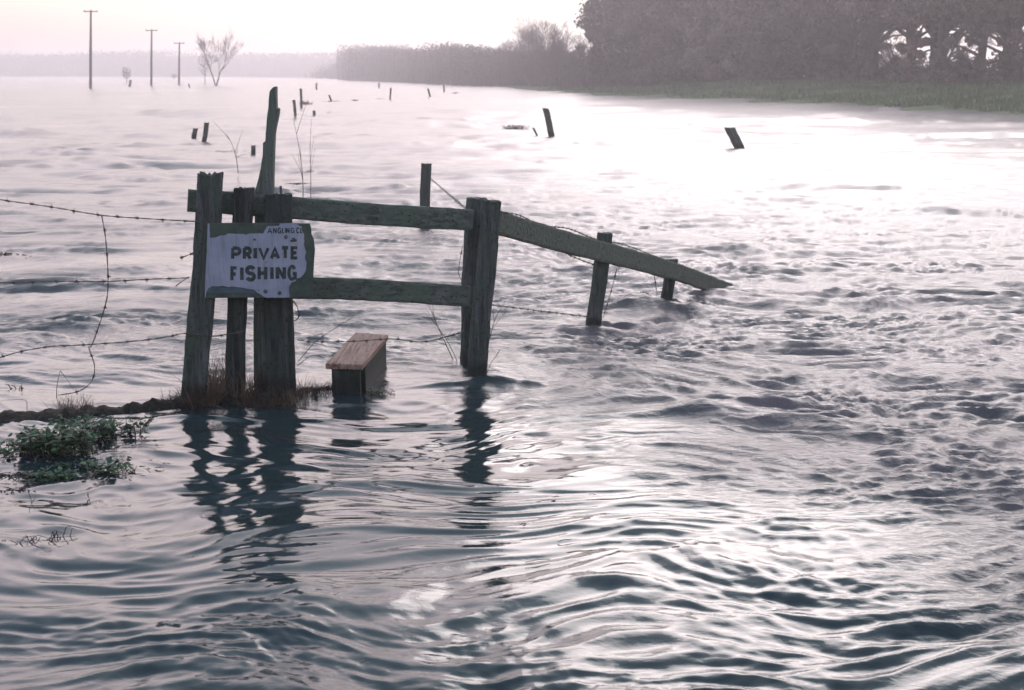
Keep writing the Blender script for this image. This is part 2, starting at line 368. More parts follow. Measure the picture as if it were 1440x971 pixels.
    silt_and_glare = sstep(.0, 1.0, stream) * sstep(3.4, 6.5, DD) * (.75 + .5 * perlin(X / 1.6, Y / .7, 51)) + .15 * chop
    at = me.attributes.new('silt_and_glare', 'FLOAT', 'POINT'); at.data.foreach_set('value', np.append(np.clip(silt_and_glare, 0, 1).ravel(), 0).astype(np.float32))
    m = bpy.data.materials.new('river_water'); m.use_nodes = True; nt = m.node_tree; L = nt.links.new
    p = nt.nodes['Principled BSDF']; p.inputs['Base Color'].default_value = (.016, .026, .027, 1)
    p.inputs['IOR'].default_value = 1.36
    a1 = nt.nodes.new('ShaderNodeAttribute'); a1.attribute_name = 'water_roughness'; L(a1.outputs['Fac'], p.inputs['Roughness'])
    a2 = nt.nodes.new('ShaderNodeAttribute'); a2.attribute_name = 'turbulence'
    a3 = nt.nodes.new('ShaderNodeAttribute'); a3.attribute_name = 'silt_and_glare'      # stirred-up silt and air, with the stream's pinkish glare painted into the colour
    sm = nt.nodes.new('ShaderNodeMix'); sm.data_type = 'RGBA'; sm.inputs[6].default_value = (.016, .028, .030, 1); sm.inputs[7].default_value = (.11, .088, .088, 1)
    L(a3.outputs['Fac'], sm.inputs[0]); L(sm.outputs[2], p.inputs['Base Color'])
    tc = nt.nodes.new('ShaderNodeTexCoord')
    mp = nt.nodes.new('ShaderNodeMapping'); mp.inputs['Scale'].default_value = (22, 34, 22)
    L(tc.outputs['Object'], mp.inputs[0])
    n1 = nt.nodes.new('ShaderNodeTexNoise'); n1.inputs['Scale'].default_value = 1; n1.inputs['Detail'].default_value = 5; n1.inputs['Roughness'].default_value = .6
    n1.inputs['Distortion'].default_value = .6
    L(mp.outputs[0], n1.inputs[0])
    mu = nt.nodes.new('ShaderNodeMath'); mu.operation = 'MULTIPLY_ADD'; mu.inputs[1].default_value = .014; mu.inputs[2].default_value = .0005
    L(a2.outputs['Fac'], mu.inputs[0])
    mm = nt.nodes.new('ShaderNodeMath'); mm.operation = 'MULTIPLY'; L(n1.outputs[0], mm.inputs[0]); L(mu.outputs[0], mm.inputs[1])
    bp = nt.nodes.new('ShaderNodeBump'); bp.inputs['Distance'].default_value = 1.0; bp.inputs['Strength'].default_value = 1
    L(mm.outputs[0], bp.inputs['Height']); L(bp.outputs[0], p.inputs['Normal'])
    o = link('flood_water', me, m, smooth=True); kind(o, 'structure')
build_water()

# ------------------------------------------------------------------ haze
hz = bpy.data.materials.new('river_haze'); hz.use_nodes = True; hn = hz.node_tree; hn.nodes.clear()
ho = hn.nodes.new('ShaderNodeOutputMaterial'); hv = hn.nodes.new('ShaderNodeVolumePrincipled')
hv.inputs['Color'].default_value = (.93, .88, .90, 1); hv.inputs['Density'].default_value = .0017; hv.inputs['Anisotropy'].default_value = .65
hn.links.new(hv.outputs[0], ho.inputs['Volume'])
hb = MB(); hb.box((0, 0, 11.5), (1680, 0, 0), (0, 1680, 0), (0, 0, 13.5))
kind(hb.build('haze', hz), 'stuff')

# ------------------------------------------------------------------ timber
def post_mb(base, top, w, d, rot=0.0, seed=0, rough=.004, cracks=2, top_cut=0.0, below=.45, ragged=0.0, taper=0.0):
    """squared weathered post: rounded corners, grooves along the grain, uneven sawn or rotten top"""
    r_ = random.Random(seed); mb = MB(); base, top = Vector(base), Vector(top)
    ax = (top - base).normalized(); b0 = base - ax * below
    sec = []
    N = 8
    c = .86
    cor = [((1, -c), (1, c)), ((c, 1), (-c, 1)), ((-1, c), (-1, -c)), ((-c, -1), (c, -1))]
    for p_, q_ in cor:
        for i in range(N + 1):
            t = i / N; sec.append((p_[0] + (q_[0] - p_[0]) * t, p_[1] + (q_[1] - p_[1]) * t))
    n = len(sec); groove = [0.0] * n
    for _ in range(cracks):
        k = r_.randrange(n); groove[k] = r_.uniform(.07, .16)
    u = Vector((math.cos(rot), math.sin(rot), 0)); v = Vector((-math.sin(rot), math.cos(rot), 0))
    L = (top - b0).length; rings = max(10, int(L / .05)); vs = []; fs = []
    off = [r_.uniform(0, 50) for _ in range(4)]
    toph = [r_.uniform(-1, 1) * ragged for _ in range(n)]
    for j in range(rings + 1):
        t = j / rings; c = b0.lerp(top, t)
        c = c + u * rough * 1.5 * math.sin(t * 7 + off[0]) + v * rough * math.sin(t * 5 + off[1])
        for k, (sx, sy) in enumerate(sec):
            g = 1 - groove[k] * (0.6 + .4 * math.sin(t * 11 + k))
            e = 1 + rough / (w * .5) * (math.sin(t * 23 + k * 1.3 + off[2]) * .5 + math.sin(t * 61 + k * 2.1 + off[3]) * .35) - taper * t
            p = c + u * (sx * w / 2 * g * e) + v * (sy * d / 2 * g * e)
            if j == rings: p = p + ax * (toph[k] + top_cut * sx)
            elif j == rings - 1: p = p + ax * ((toph[k] + top_cut * sx) * .6)
            vs.append(p)
    for j in range(rings):
        for k in range(n):
            k2 = (k + 1) % n; fs.append((j * n + k, j * n + k2, (j + 1) * n + k2, (j + 1) * n + k))
    # domed / dished end
    ce = sum((vs[rings * n + k] for k in range(n)), Vector()) / n
    inner = [ce.lerp(vs[rings * n + k], .6) + ax * (r_.uniform(-.6, .3) * ragged) for k in range(n)]
    bi = len(vs); vs.extend(inner); vs.append(ce - ax * ragged * .5)
    for k in range(n):
        k2 = (k + 1) % n; fs.append((rings * n + k, rings * n + k2, bi + k2, bi + k)); fs.append((bi + k, bi + k2, bi + n))
    mb.add(vs, fs); return mb
def rail_mb(p0, p1, h, th, seed=0, rough=.003, end_drop=0):
    r_ = random.Random(seed); p0, p1 = Vector(p0), Vector(p1); ax = (p1 - p0).normalized()
    side = ax.cross(Vector((0, 0, 1))).normalized(); up = side.cross(ax).normalized()
    n = max(10, int((p1 - p0).length / .04)); mb = MB(); vs = []; fs = []
    sec = [(-1, -.8), (-.75, -1), (-.3, -1), (.3, -1), (.75, -1), (1, -.8), (1, -.3), (1, .3), (1, .8), (.75, 1), (.3, 1), (-.3, 1), (-.75, 1), (-1, .8), (-1, .3), (-1, -.3)]
    o = [r_.uniform(0, 60) for _ in range(4)]
    for j in range(n + 1):
        t = j / n; c = p0.lerp(p1, t) + up * rough * 1.3 * math.sin(t * 6 + o[0])
        for k, (a, b) in enumerate(sec):
            e = rough * (math.sin(t * 19 + k + o[1]) * .4 + math.sin(t * 47 + 2 * k + o[2]) * .5 + r_.uniform(-.25, .25))
            vs.append(c + side * (a * (th / 2)) + up * (b * (h / 2) + (e if abs(b) > .7 else 0) * (1 if b > 0 else -1)))
    m = len(sec)
    for j in range(n):
        for k in range(m):
            k2 = (k + 1) % m; fs.append((j * m + k, (j + 1) * m + k, (j + 1) * m + k2, j * m + k2))
    fs.append(tuple(range(m))); fs.append(tuple(n * m + k for k in range(m - 1, -1, -1)))
    mb.add(vs, fs); return mb
def poly_slab(pts, th, nvec):
    """outline polygon (3D points) given thickness th along nvec"""
    nv = Vector(nvec).normalized() * th; n = len(pts); mb = MB()
    vs = [Vector(p) for p in pts] + [Vector(p) + nv for p in pts]
    fs = [tuple(range(n)), tuple(range(2 * n - 1, n - 1, -1))]
    for i in range(n):
        j = (i + 1) % n; fs.append((i, i + n, j + n, j))
    mb.add(vs, fs); return mb

fence = empty('wooden_fence', (-1.0, 7.3, 0)); FO = fence.location.copy()
tag(fence, 'old green timber post and rail fence whose sloping rail runs down into the flood', 'fence')
RA, RB = (-1.63, 7.14), (-.26, 7.56)             # plane of the two level rails
RC, RD = (-.03, 7.82), (1.75, 11.25)             # line of the sloping rail
def fpart(mb, m, name, label=None):
    o = local(FO, mb).build(name, m, fence, smooth=False)
    if label: o['label'] = label
    return o
# left weathered round-shouldered post
b = V(274, 572, 7.05); b.z = 0; fpart(post_mb(V(274, 568, 7.05), V(296, 246, 7.05), .118, .10, R(4), 3, .005, 7, 0, .5, .016), M_post, 'post', 'leftmost post, grey and cracked with a ragged rotten top')
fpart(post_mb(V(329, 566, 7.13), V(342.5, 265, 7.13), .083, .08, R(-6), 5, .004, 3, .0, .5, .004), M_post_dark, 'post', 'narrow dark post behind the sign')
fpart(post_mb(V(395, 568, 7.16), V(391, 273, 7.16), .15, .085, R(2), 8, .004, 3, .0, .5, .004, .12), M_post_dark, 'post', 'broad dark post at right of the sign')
fpart(post_mb(V(660, 517, 7.86), V(670, 279, 7.86), .096, .10, R(14), 12, .004, 3, .0, .5, .004), M_post, 'post', 'rear half of the doubled tall post')
fpart(post_mb(V(671, 541, 7.60), V(689, 282, 7.60), .098, .10, R(8), 14, .005, 4, -.006, .5, .006), M_post, 'post', 'front half of the doubled tall post')
fpart(post_mb(V(834, 466, 9.10), V(850, 328, 9.10), .088, .075, R(8), 17, .003, 2, 0, .5, .003), M_post, 'post')
fpart(post_mb(V(935, 430, 10.25), V(946.5, 365, 10.25), .074, .07, R(8), 19, .003, 2, 0, .5, .003), M_post, 'post')
def rail_px(x0, yt0, yb0, x1, yt1, yb1, A, B, th, seed, name_label=None):
    a = (pl(x0, yt0, A, B) + pl(x0, yb0, A, B)) / 2; c = (pl(x1, yt1, A, B) + pl(x1, yb1, A, B)) / 2
    h = (pl(x0, yt0, A, B) - pl(x0, yb0, A, B)).length
    return fpart(rail_mb(a, c, h * .98, th, seed), M_rail, 'rail', name_label)
rail_px(264, 267, 299, 664, 294, 326, RA, RB, .035, 31, 'top rail')
rail_px(366, 386, 417, 660, 402, 430, RA, RB, .035, 32, 'lower rail')
a = pl(690, 309, RC, RD); c_ = pl(1024, 404, RC, RD)
# sloping rail, last metre diving below the surface
p0 = (pl(700, 298, RC, RD) + pl(700, 329, RC, RD)) / 2
p1 = (pl(938, 367.5, RC, RD) + pl(938, 391.5, RC, RD)) / 2
dirn = (p1 - p0).normalized()
p2 = V(1040, 414, 11.45)
fpart(rail_mb(p0 - dirn * .05, p1, .128, .035, 33), M_rail, 'rail', 'sloping rail leaning down from the doubled post')
fpart(rail_mb(p1 - (p2 - p1).normalized() * .02 + Vector((0, .004, .002)), p2, .122, .034, 34), M_rail, 'rail', 'last sloping rail sinking under the water')

# tall splintered stake
O = [(650, 52), (640, 53), (625, 66), (612, 84), (607, 130), (605, 180), (598, 225), (594, 265), (592, 300), (588, 345), (586, 392), (571, 402), (570, 480), (562, 520), (556, 570), (547, 615), (536, 655), (527, 690), (520, 712)]
Rr = [(650, 110), (652, 184), (668, 190), (665, 220), (657, 262), (648, 300), (640, 350), (637, 430), (635, 500), (632, 600), (630, 720)]
def z1(p): return (240 + p[0] / 4.4125, 110 + p[1] / 4.4125)
YS = 7.27
left = [V(*z1(p), YS) for p in O] + [V(358, 330, YS), V(356, 460, YS), V(357, 570, YS), V(357, 700, YS)]
right = [V(*z1(p), YS) for p in Rr] + [V(380, 330, YS), V(377, 460, YS), V(378, 570, YS), V(378, 700, YS)]
stk = empty('tall_stake', (-1.25, YS, 0)); tag(stk, 'tall splintered grey stake sticking up high behind the sign post', 'stake')
def stake_pt(ptsL, ptsR, y0, thick):
    mb = poly_slab(ptsL + ptsR[::-1], thick, (0.12, 1, 0)); return mb
mb = stake_pt(left, right, YS, .045)
o = local(stk.location, mb).build('shaft', M_stake, stk)
bv = o.modifiers.new('edge', 'BEVEL'); bv.width = .006; bv.segments = 2; bv.limit_method = 'ANGLE'
mb = poly_slab([V(*z1(p), YS - .012) for p in ((556, 570), (547, 615), (536, 655), (527, 690), (520, 714), (545, 712), (553, 660), (558, 610))], .012, (0, 1, 0))
local(stk.location, mb).build('splinter', M_stake, stk)

# ------------------------------------------------------------------ sign
SX = lambda x, y: (280 + x / 8.094, 305 + y / 8.094)
SA, SB = (-1.60, 6.965), (-.95, 7.03)
nS = Vector((-(SB[1] - SA[1]), SB[0] - SA[0], 0)).normalized()    # away from the viewer
def sp(x, y, off=0.0): return pl(*SX(x, y), SA, SB) - nS * off
sign = empty('fishing_sign', (-1.3, 7.0, .78)); tag(sign, 'peeling white painted board reading PRIVATE FISHING nailed to the posts', 'sign')
sign_lab = sign.location.copy()
brd = poly_slab([sp(x, y) for x, y in ((95, 78), (400, 74), (800, 76), (1258, 80), (1275, 130), (1278, 200), (1305, 260), (1318, 380), (1305, 560), (1300, 690), (1290, 905), (1030, 925), (500, 922), (70, 928), (72, 700), (88, 400))], .02, nS)
local(sign_lab, brd).build('board', M_board, sign)
wh = [(118, 80), (122, 165), (122, 240), (190, 236), (250, 212), (305, 210), (320, 192), (420, 194), (505, 196), (535, 208), (560, 194), (680, 190), (730, 196), (745, 160), (775, 110), (830, 108), (912, 104), (918, 78), (990, 76), (1060, 78), (1125, 84), (1138, 105), (1165, 112),
      (1172, 165), (1195, 200), (1196, 300), (1200, 350), (1222, 400), (1210, 440), (1205, 480), (1224, 530), (1220, 590), (1198, 650), (1160, 690), (1120, 704), (1095, 735), (1055, 745), (1030, 780), (1022, 810), (1030, 918),
      (760, 922), (720, 900), (700, 880), (660, 865), (630, 832), (560, 822), (470, 805), (390, 795), (330, 800), (260, 785), (200, 795), (150, 790), (110, 812), (85, 850), (72, 926), (66, 926), (70, 700), (88, 400), (96, 80)]
fine = []
rr_ = random.Random(4)
for i in range(len(wh)):
    a, b2 = wh[i], wh[(i + 1) % len(wh)]; d = math.dist(a, b2); k = max(1, int(d / 25)) if i < len(wh) - 6 else 1
    for j in range(k):
        t = j / k; jit = 0 if j == 0 and d > 60 else 3.0
        fine.append((a[0] + (b2[0] - a[0]) * t + rr_.uniform(-jit, jit), a[1] + (b2[1] - a[1]) * t + rr_.uniform(-jit, jit)))
wp = poly_slab([sp(x, y, .0035) for x, y in fine], .0025, nS)
local(sign_lab, wp).build('white_paint', M_white, sign)
slt = [(95, 815), (150, 795), (200, 800), (330, 806), (460, 812), (560, 830), (625, 840), (655, 870), (560, 872), (400, 862), (240, 872), (120, 858), (90, 870)]
local(sign_lab, poly_slab([sp(x, y, .0020) for x, y in slt], .0012, nS)).build('slate_paint', M_slate, sign)
def ribbon(mb, pts, w, off, th=.0008):
    P = [Vector(p) for p in pts]; Lp, Rp = [], []
    for i, p in enumerate(P):
        if i == 0: d0 = d1 = (P[1] - P[0]).normalized()
        elif i == len(P) - 1: d0 = d1 = (P[-1] - P[-2]).normalized()
        else: d0 = (p - P[i - 1]).normalized(); d1 = (P[i + 1] - p).normalized()
        n0 = Vector((-d0.y, d0.x)); n1 = Vector((-d1.y, d1.x)); m = (n0 + n1)
        m = m / max(m.length_squared / 2, .5)
        Lp.append(p + m * w / 2); Rp.append(p - m * w / 2)
    for i in range(len(P) - 1):
        q = [Lp[i], Lp[i + 1], Rp[i + 1], Rp[i]]
        s2 = poly_slab([sp(a.x, a.y, off) for a in q], th, nS); mb.add(s2.v, s2.f)
def arc(cx, cy, rx, ry, a0, a1, n=10):
    return [(cx + rx * math.cos(R(a0 + (a1 - a0) * i / n)), cy + ry * math.sin(R(a0 + (a1 - a0) * i / n))) for i in range(n + 1)]
GL = {
    'P': [[(0, 1), (0, 0)], [(0, .0), (.45, 0)] + arc(.5, .29, .5, .29, -90, 90, 8) + [(0, .58)]],
    'R': [[(0, 1), (0, 0)], [(0, .0), (.45, 0)] + arc(.5, .27, .45, .27, -90, 90, 8) + [(0, .54)], [(.4, .54), (1, 1)]],
    'I': [[(.5, 0), (.5, 1)]], 'V': [[(0, 0), (.5, 1), (1, 0)]], 'A': [[(0, 1), (.5, 0), (1, 1)], [(.2, .68), (.8, .68)]],
    'T': [[(0, 0), (1, 0)], [(.5, 0), (.5, 1)]], 'E': [[(1, 0), (0, 0), (0, 1), (1, 1)], [(0, .5), (.85, .5)]],
    'F': [[(1, 0), (0, 0), (0, 1)], [(0, .5), (.8, .5)]],
    'S': [arc(.5, .26, .5, .26, -20, -180, 8) + arc(.5, .26, .5, .24, -180, -270, 4)[1:] + arc(.5, .74, .5, .26, -90, 160, 10)[1:]],
    'H': [[(0, 0), (0, 1)], [(1, 0), (1, 1)], [(0, .5), (1, .5)]], 'N': [[(0, 0), (0, 1)], [(0, 0), (1, 1)], [(1, 0), (1, 1)]],
    'G': [arc(.5, .5, .5, .5, -35, -180, 8) + arc(.5, .5, .5, .5, 180, 60, 6)[1:] + [(1, .92), (1, .56), (.6, .56)]],
    'L': [[(0, 0), (0, 1), (1, 1)]], 'C': [arc(.5, .5, .5, .5, -40, -180, 8) + arc(.5, .5, .5, .5, 180, 40, 7)[1:]]}
def word(name, letters, w):
    mb = MB()
    for i, (ch, x0, y0, x1, y1) in enumerate(letters):
        for j, s in enumerate(GL[ch]):
            sl = .02 * (i % 3 - 1)
            ribbon(mb, [(x0 + w / 2 + (x1 - x0 - w) * (px + sl * py), y0 + w / 2 + (y1 - y0 - w) * py) if len(s) > 2 or ch in 'TEFHA' or True else 0 for px, py in s], w * (1 + .08 * ((i + j) % 3 - 1)), .0043 + .0002 * j)
    o = local(sign_lab, mb).build('lettering', M_ink, sign); o['label'] = 'painted words ' + name
word('PRIVATE', [('P', 365, 337, 485, 497), ('R', 497, 337, 605, 497), ('I', 612, 337, 668, 494), ('V', 668, 337, 806, 494), ('A', 803, 337, 925, 494), ('T', 925, 333, 1035, 490), ('E', 1040, 333, 1138, 488)], 39)
word('FISHING', [('F', 355, 562, 448, 742), ('I', 455, 558, 520, 740), ('S', 524, 552, 645, 738), ('H', 665, 552, 780, 732), ('I', 795, 555, 865, 728), ('N', 872, 555, 990, 725), ('G', 1003, 545, 1115, 730)], 40)
word('ANGLING CL', [('A', 775, 122, 835, 195), ('N', 842, 122, 885, 193), ('G', 892, 122, 935, 192), ('L', 944, 122, 975, 190), ('I', 968, 122, 1004, 190), ('N', 990, 122, 1030, 190), ('G', 1042, 122, 1085, 190), ('C', 1105, 120, 1145, 190), ('L', 1150, 122, 1180, 188)], 13)
for (x, y, r) in ((988, 230, 23), (755, 850, 25), (915, 868, 24), (632, 260, 14), (290, 300, 5), (677, 835, 7), (765, 520, 8), (1060, 245, 9)):
    mb = MB(); cpt = sp(x, y, .0035); rad = r / 8.094 * 7 / 2000
    ring = [cpt + Vector((1, 0, 0)) * math.cos(a) * rad + Vector((0, 0, 1)) * math.sin(a) * rad for a in [k * math.pi / 6 for k in range(12)]]
    ring2 = [cpt + (q - cpt) * .7 - nS * .005 for q in ring]
    mb.add(ring + ring2 + [cpt - nS * .006], [(k, (k + 1) % 12, 12 + (k + 1) % 12, 12 + k) for k in range(12)] + [(12 + k, 12 + (k + 1) % 12, 24) for k in range(12)])
    local(sign_lab, mb).build('bolt', M_rust, sign)
# flaked scars in the paint
for pts in ([(1035, 275), (1045, 262), (1070, 258), (1062, 240), (1078, 246), (1088, 228), (1092, 252), (1116, 262), (1108, 280), (1080, 288), (1050, 286)], [(660, 152), (676, 148), (695, 155), (690, 168), (668, 166)]):
    local(sign_lab, poly_slab([sp(x, y, .0048) for x, y in pts], .001, nS)).build('paint_scar', M_ink, sign)

# ------------------------------------------------------------------ stile step
step = empty('stile_step', (-.85, 7.6, 0)); tag(step, 'low wooden stile step with a reddish plank standing in the flood right of the sign', 'stile')
ZT = .185
A_, B_, C2, D2 = W(457.5, 511.5, ZT), W(509.5, 513, ZT), W(546, 471, ZT), W(499.5, 467.5, ZT)
mb = poly_slab([A_, B_, C2, D2], .03, (0, 0, -1))
o = local(step.location, mb).build('plank', M_plank, step); bv = o.modifiers.new('edge', 'BEVEL'); bv.width = .005; bv.segments = 2
ax = ((D2 - A_).normalized()); sdv = (B_ - A_).normalized()
def lerp2(s, t): return A_.lerp(B_, s).lerp(D2.lerp(C2, s), t)
mb = MB()
f1 = lerp2(.13, .06); f2 = lerp2(.90, .06)
c = (f1 + f2) / 2; mb.box(Vector((c.x, c.y, (ZT - .031 - .45) / 2)), (f2 - f1) / 2, ax * .018, (0, 0, (ZT - .031 + .45) / 2))
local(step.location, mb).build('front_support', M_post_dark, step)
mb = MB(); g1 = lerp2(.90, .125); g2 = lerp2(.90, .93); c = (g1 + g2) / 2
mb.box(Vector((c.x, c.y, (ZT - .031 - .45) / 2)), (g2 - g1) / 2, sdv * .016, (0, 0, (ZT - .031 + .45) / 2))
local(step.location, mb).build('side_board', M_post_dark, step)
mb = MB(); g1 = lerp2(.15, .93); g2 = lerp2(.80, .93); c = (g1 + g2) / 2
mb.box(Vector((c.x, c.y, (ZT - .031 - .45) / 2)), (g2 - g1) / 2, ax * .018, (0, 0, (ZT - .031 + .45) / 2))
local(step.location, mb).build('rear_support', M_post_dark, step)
for s, t in ((.25, .07), (.75, .07), (.3, .92), (.75, .92)):
    mb = MB(); p = lerp2(s, t); mb.tube([p + Vector((0, 0, -.002)), p + Vector((0, 0, .002))], .004, 6)
    local(step.location, mb).build('nail_head', M_rust, step)

# ------------------------------------------------------------------ wire
def smooth_path(pts, n=12):
    P = [Vector(p) for p in pts]; out = []
    for i in range(len(P) - 1):
        p0 = P[max(i - 1, 0)]; p1 = P[i]; p2 = P[i + 1]; p3 = P[min(i + 2, len(P) - 1)]
        for k in range(n):
            t = k / n
            out.append(.5 * ((2 * p1) + (p2 - p0) * t + (2 * p0 - 5 * p1 + 4 * p2 - p3) * t * t + (3 * p1 - p0 - 3 * p2 + p3) * t ** 3))
    out.append(P[-1]); return out
def barbed(name, pts, label, group=None, barb=.11, r=.0022, seed=1, mat_=None, barbs=True):
    r_ = random.Random(seed); path = smooth_path(pts, 14); mb = MB()
    L = [0]
    for a, b in zip(path[:-1], path[1:]): L.append(L[-1] + (b - a).length)
    tot = L[-1]; n = max(8, int(tot / .012)); P = []; j = 0
    for i in range(n + 1):
        s = tot * i / n
        while j < len(L) - 2 and L[j + 1] < s: j += 1
        P.append(path[j].lerp(path[j + 1], (s - L[j]) / max(L[j + 1] - L[j], 1e-6)))
    for ph in (0, math.pi):
        q = []
        for i, p in enumerate(P):
            t = (P[min(i + 1, n)] - P[max(i - 1, 0)]).normalized(); u = t.orthogonal().normalized(); v = t.cross(u)
            a = i * .55 + ph; q.append(p + (u * math.cos(a) + v * math.sin(a)) * r * .9)
        mb.tube(q, r * .8, 4)
    s = barb * r_.random()
    while barbs and s < tot:
        i = int(s / tot * n); p = P[i]; t = (P[min(i + 1, n)] - P[max(i - 1, 0)]).normalized()
        mb.tube([p - t * .008, p + t * .008], r * 2.3, 5)
        for k in range(4):
            d = Vector((r_.uniform(-1, 1), r_.uniform(-.5, .5), r_.uniform(-1, 1))); d = (d - t * d.dot(t) * .6).normalized()
            mb.tube([p, p + d * .016], [r * .8, r * .35], 3)
        s += barb * r_.uniform(.85, 1.15)
    o = mb.build(name, mat_ or M_wire); o['label'] = label; o['category'] = 'wire'
    if group: o['group'] = group
    return o
GW = 'barbed wires of the old fence'
YW = 6.95
barbed('barbed_wire', [V(-120, 262, YW - .05), V(0, 281, YW), V(70, 291, YW), V(143, 303, YW), V(210, 308, YW), V(278, 312, 6.98)], 'top barbed wire strand sloping down to the left of the sign', GW, seed=2)
barbed('barbed_wire', [V(-120, 401, YW - .05), V(0, 398, YW), V(80, 396, YW), V(150, 396, YW), V(210, 393, YW), V(266, 391, 6.98)], 'middle barbed wire strand running level to the leftmost post', GW, seed=3)
barbed('barbed_wire', [V(-120, 545, YW - .05), V(0, 503, YW), V(60, 489, YW), V(122, 485, YW), V(190, 480, YW), V(235, 474, YW), V(262, 469, 6.98), V(300, 473, 7.0), V(345, 466, 7.05)], 'lowest barbed wire strand curving up to the leftmost post', GW, seed=4)
barbed('barbed_wire', [V(143, 303, YW), V(149, 340, YW), V(152, 396, YW), V(148, 430, YW), V(130, 484, YW), V(125, 489, YW), V(133, 515, YW), V(129, 536, YW), V(112, 550, 6.9), V(82, 556, 6.9)], 'barbed wire dropping upright across the three strands at left', GW, barb=.13, seed=5)
barbed('barbed_wire', [V(418, 478, 7.2), V(440, 481, 7.2), V(500, 480, 7.3), V(550, 477, 7.4), V(590, 481, 7.45), V(620, 476, 7.5), V(652, 466, 7.55)], 'barbed wire strand passing over the stile step', GW, barb=.08, seed=6)
barbed('barbed_wire', [V(688, 429, 7.7), V(730, 434, 8.1), V(780, 440, 8.6), V(830, 446, 9.05)], 'slack barbed wire low between the doubled post and the leaning post', GW, seed=7)
barbed('barbed_wire', [V(699, 329, 7.78), V(715, 331, 7.9), V(735, 336, 8.05), V(765, 342, 8.3), V(785, 351, 8.5), V(805, 361, 8.8), V(836, 373, 9.05)], 'barbed wire hanging along the underside of the sloping rail', GW, barb=.06, seed=8)
barbed('barbed_wire', [V(704, 298, 7.7), V(730, 303, 7.95), V(762, 317, 8.2), V(800, 322, 8.6), V(836, 336, 9.0), V(880, 345, 9.6), V(935, 366, 10.2), V(1010, 392, 11.0)], 'barbed wire tangled along the top of the sloping rail', GW, barb=.07, seed=9)
barbed('barbed_wire', [V(606, 252, 15.7), V(618, 262, 14.0), V(635, 277, 11.0), V(656, 294, 7.95)], 'thin barbed wire slanting from the lone far post to the doubled post', GW, barb=.3, seed=10, r=.003)
barbed('barbed_wire', [V(867, 379, 9.5), V(862, 400, 9.45), V(855, 425, 9.4), V(848, 448, 9.35)], 'loose barbed wire hanging off the sloping rail by the leaning post', GW, seed=11)
barbed('barbed_wire', [V(920, 388, 10.1), V(922, 400, 10.1), V(924, 416, 10.1)], 'short barbed wire end hanging off the rail near the last post', GW, seed=12)
barbed('barbed_wire', [V(651, 345, 7.55), V(647, 365, 7.5), V(645, 385, 7.5), V(652, 400, 7.5), V(658, 420, 7.52), V(665, 440, 7.5), V(664, 470, 7.5)], 'wire loop wound down the doubled post', GW, barb=.2, seed=13, r=.0016)
barbed('barbed_wire', [V(411, 422, 7.1), V(418, 432, 7.08), V(420, 446, 7.08), V(414, 452, 7.08)], 'small wire hook sticking out right of the sign post below the board', GW, barb=.9, seed=14)
barbed('barbed_wire', [V(699, 329, 7.75), V(696, 342, 7.7), V(694, 362, 7.65), V(690, 378, 7.6)], 'short wire tail dangling beside the doubled post', GW, barb=.05, seed=15, r=.0016)
barbed('barbed_wire', [V(253, 363, 6.95), V(262, 360, 6.97), V(275, 355, 6.98)], 'short stub of wire left of the leftmost post beside the sign', GW, barb=.05, seed=16)
barbed('barbed_wire', [V(247, 403, 6.93), V(256, 396, 6.95), V(266, 390, 6.98)], 'frayed wire end just below the middle strand at the leftmost post', GW, barb=.3, seed=17)

# ------------------------------------------------------------------ bank, dead grass, plants near the fence
def mud_bank():
    # the drowned top of the field bank, barely above the water
    line = [W(-140, 603), W(-40, 596), W(40, 590), W(120, 586), W(190, 578), W(250, 570), W(300, 566), W(380, 566), W(440, 556), W(470, 552), W(500, 556), W(540, 560)]
    hgt = [.045, .045, .038, .045, .034, .036, .045, .045, .038, .016, .0, -.05]; wid = [.30, .28, .2, .18, .10, .10, .2, .2, .14, .10, .08, .05]
    path = smooth_path(line, 16); n = len(path); vs = []; fs = []; K = 22
    for i, p in enumerate(path):
        f = i / (n - 1) * (len(hgt) - 1); k = min(int(f), len(hgt) - 2); t = f - k
        h = hgt[k] * (1 - t) + hgt[k + 1] * t; w = wid[k] * (1 - t) + wid[k + 1] * t
        for j in range(K):
            s = -1.6 + 3.2 * j / (K - 1)
            z = (h + .10) * math.exp(-s * s * 1.3) - .10
            x, y = p.x, p.y + s * w
            z += float(perlin(np.array([x * 14]), np.array([y * 14]), 5)[0]) * .022 + float(perlin(np.array([x * 40]), np.array([y * 40]), 6)[0]) * .012
            vs.append((x, y, z))
    for i in range(n - 1):
        for j in range(K - 1):
            fs.append((i * K + j, (i + 1) * K + j, (i + 1) * K + j + 1, i * K + j + 1))
    mb = MB(); mb.add(vs, fs); kind(mb.build('mud_bank', M_mud, smooth=True), 'structure')
mud_bank()
def blade(mb, p, d, L, w, r_, bend=.6, seg=4):
    p = Vector(p); d = Vector(d).normalized(); pts = []; side = Vector((r_.uniform(-1, 1), r_.uniform(-1, 1), 0)).normalized() * w
    dr = Vector((r_.uniform(-1, 1), r_.uniform(-1, 1), -r_.uniform(.3, 1.4))) * bend
    vs = []
    for i in range(seg + 1):
        t = i / seg; c = p + d * L * t + dr * L * t * t * .5
        ww = (1 - t * .85); vs += [c - side * ww, c + side * ww]
    mb.add(vs, [(2 * i, 2 * i + 1, 2 * i + 3, 2 * i + 2) for i in range(seg)])
def tuft(mb, c, n, L, spread, r_, w=.0016, up=1.0, bend=.6):
    for _ in range(n):
        a = r_.uniform(0, 2 * math.pi); rr = spread * math.sqrt(r_.random())
        p = Vector(c) + Vector((math.cos(a) * rr, math.sin(a) * rr * .6, -.02))
        blade(mb, p, (r_.gauss(0, .45), r_.gauss(0, .35), up), L * r_.uniform(.4, 1.1), w * r_.uniform(.7, 1.5), r_, bend)
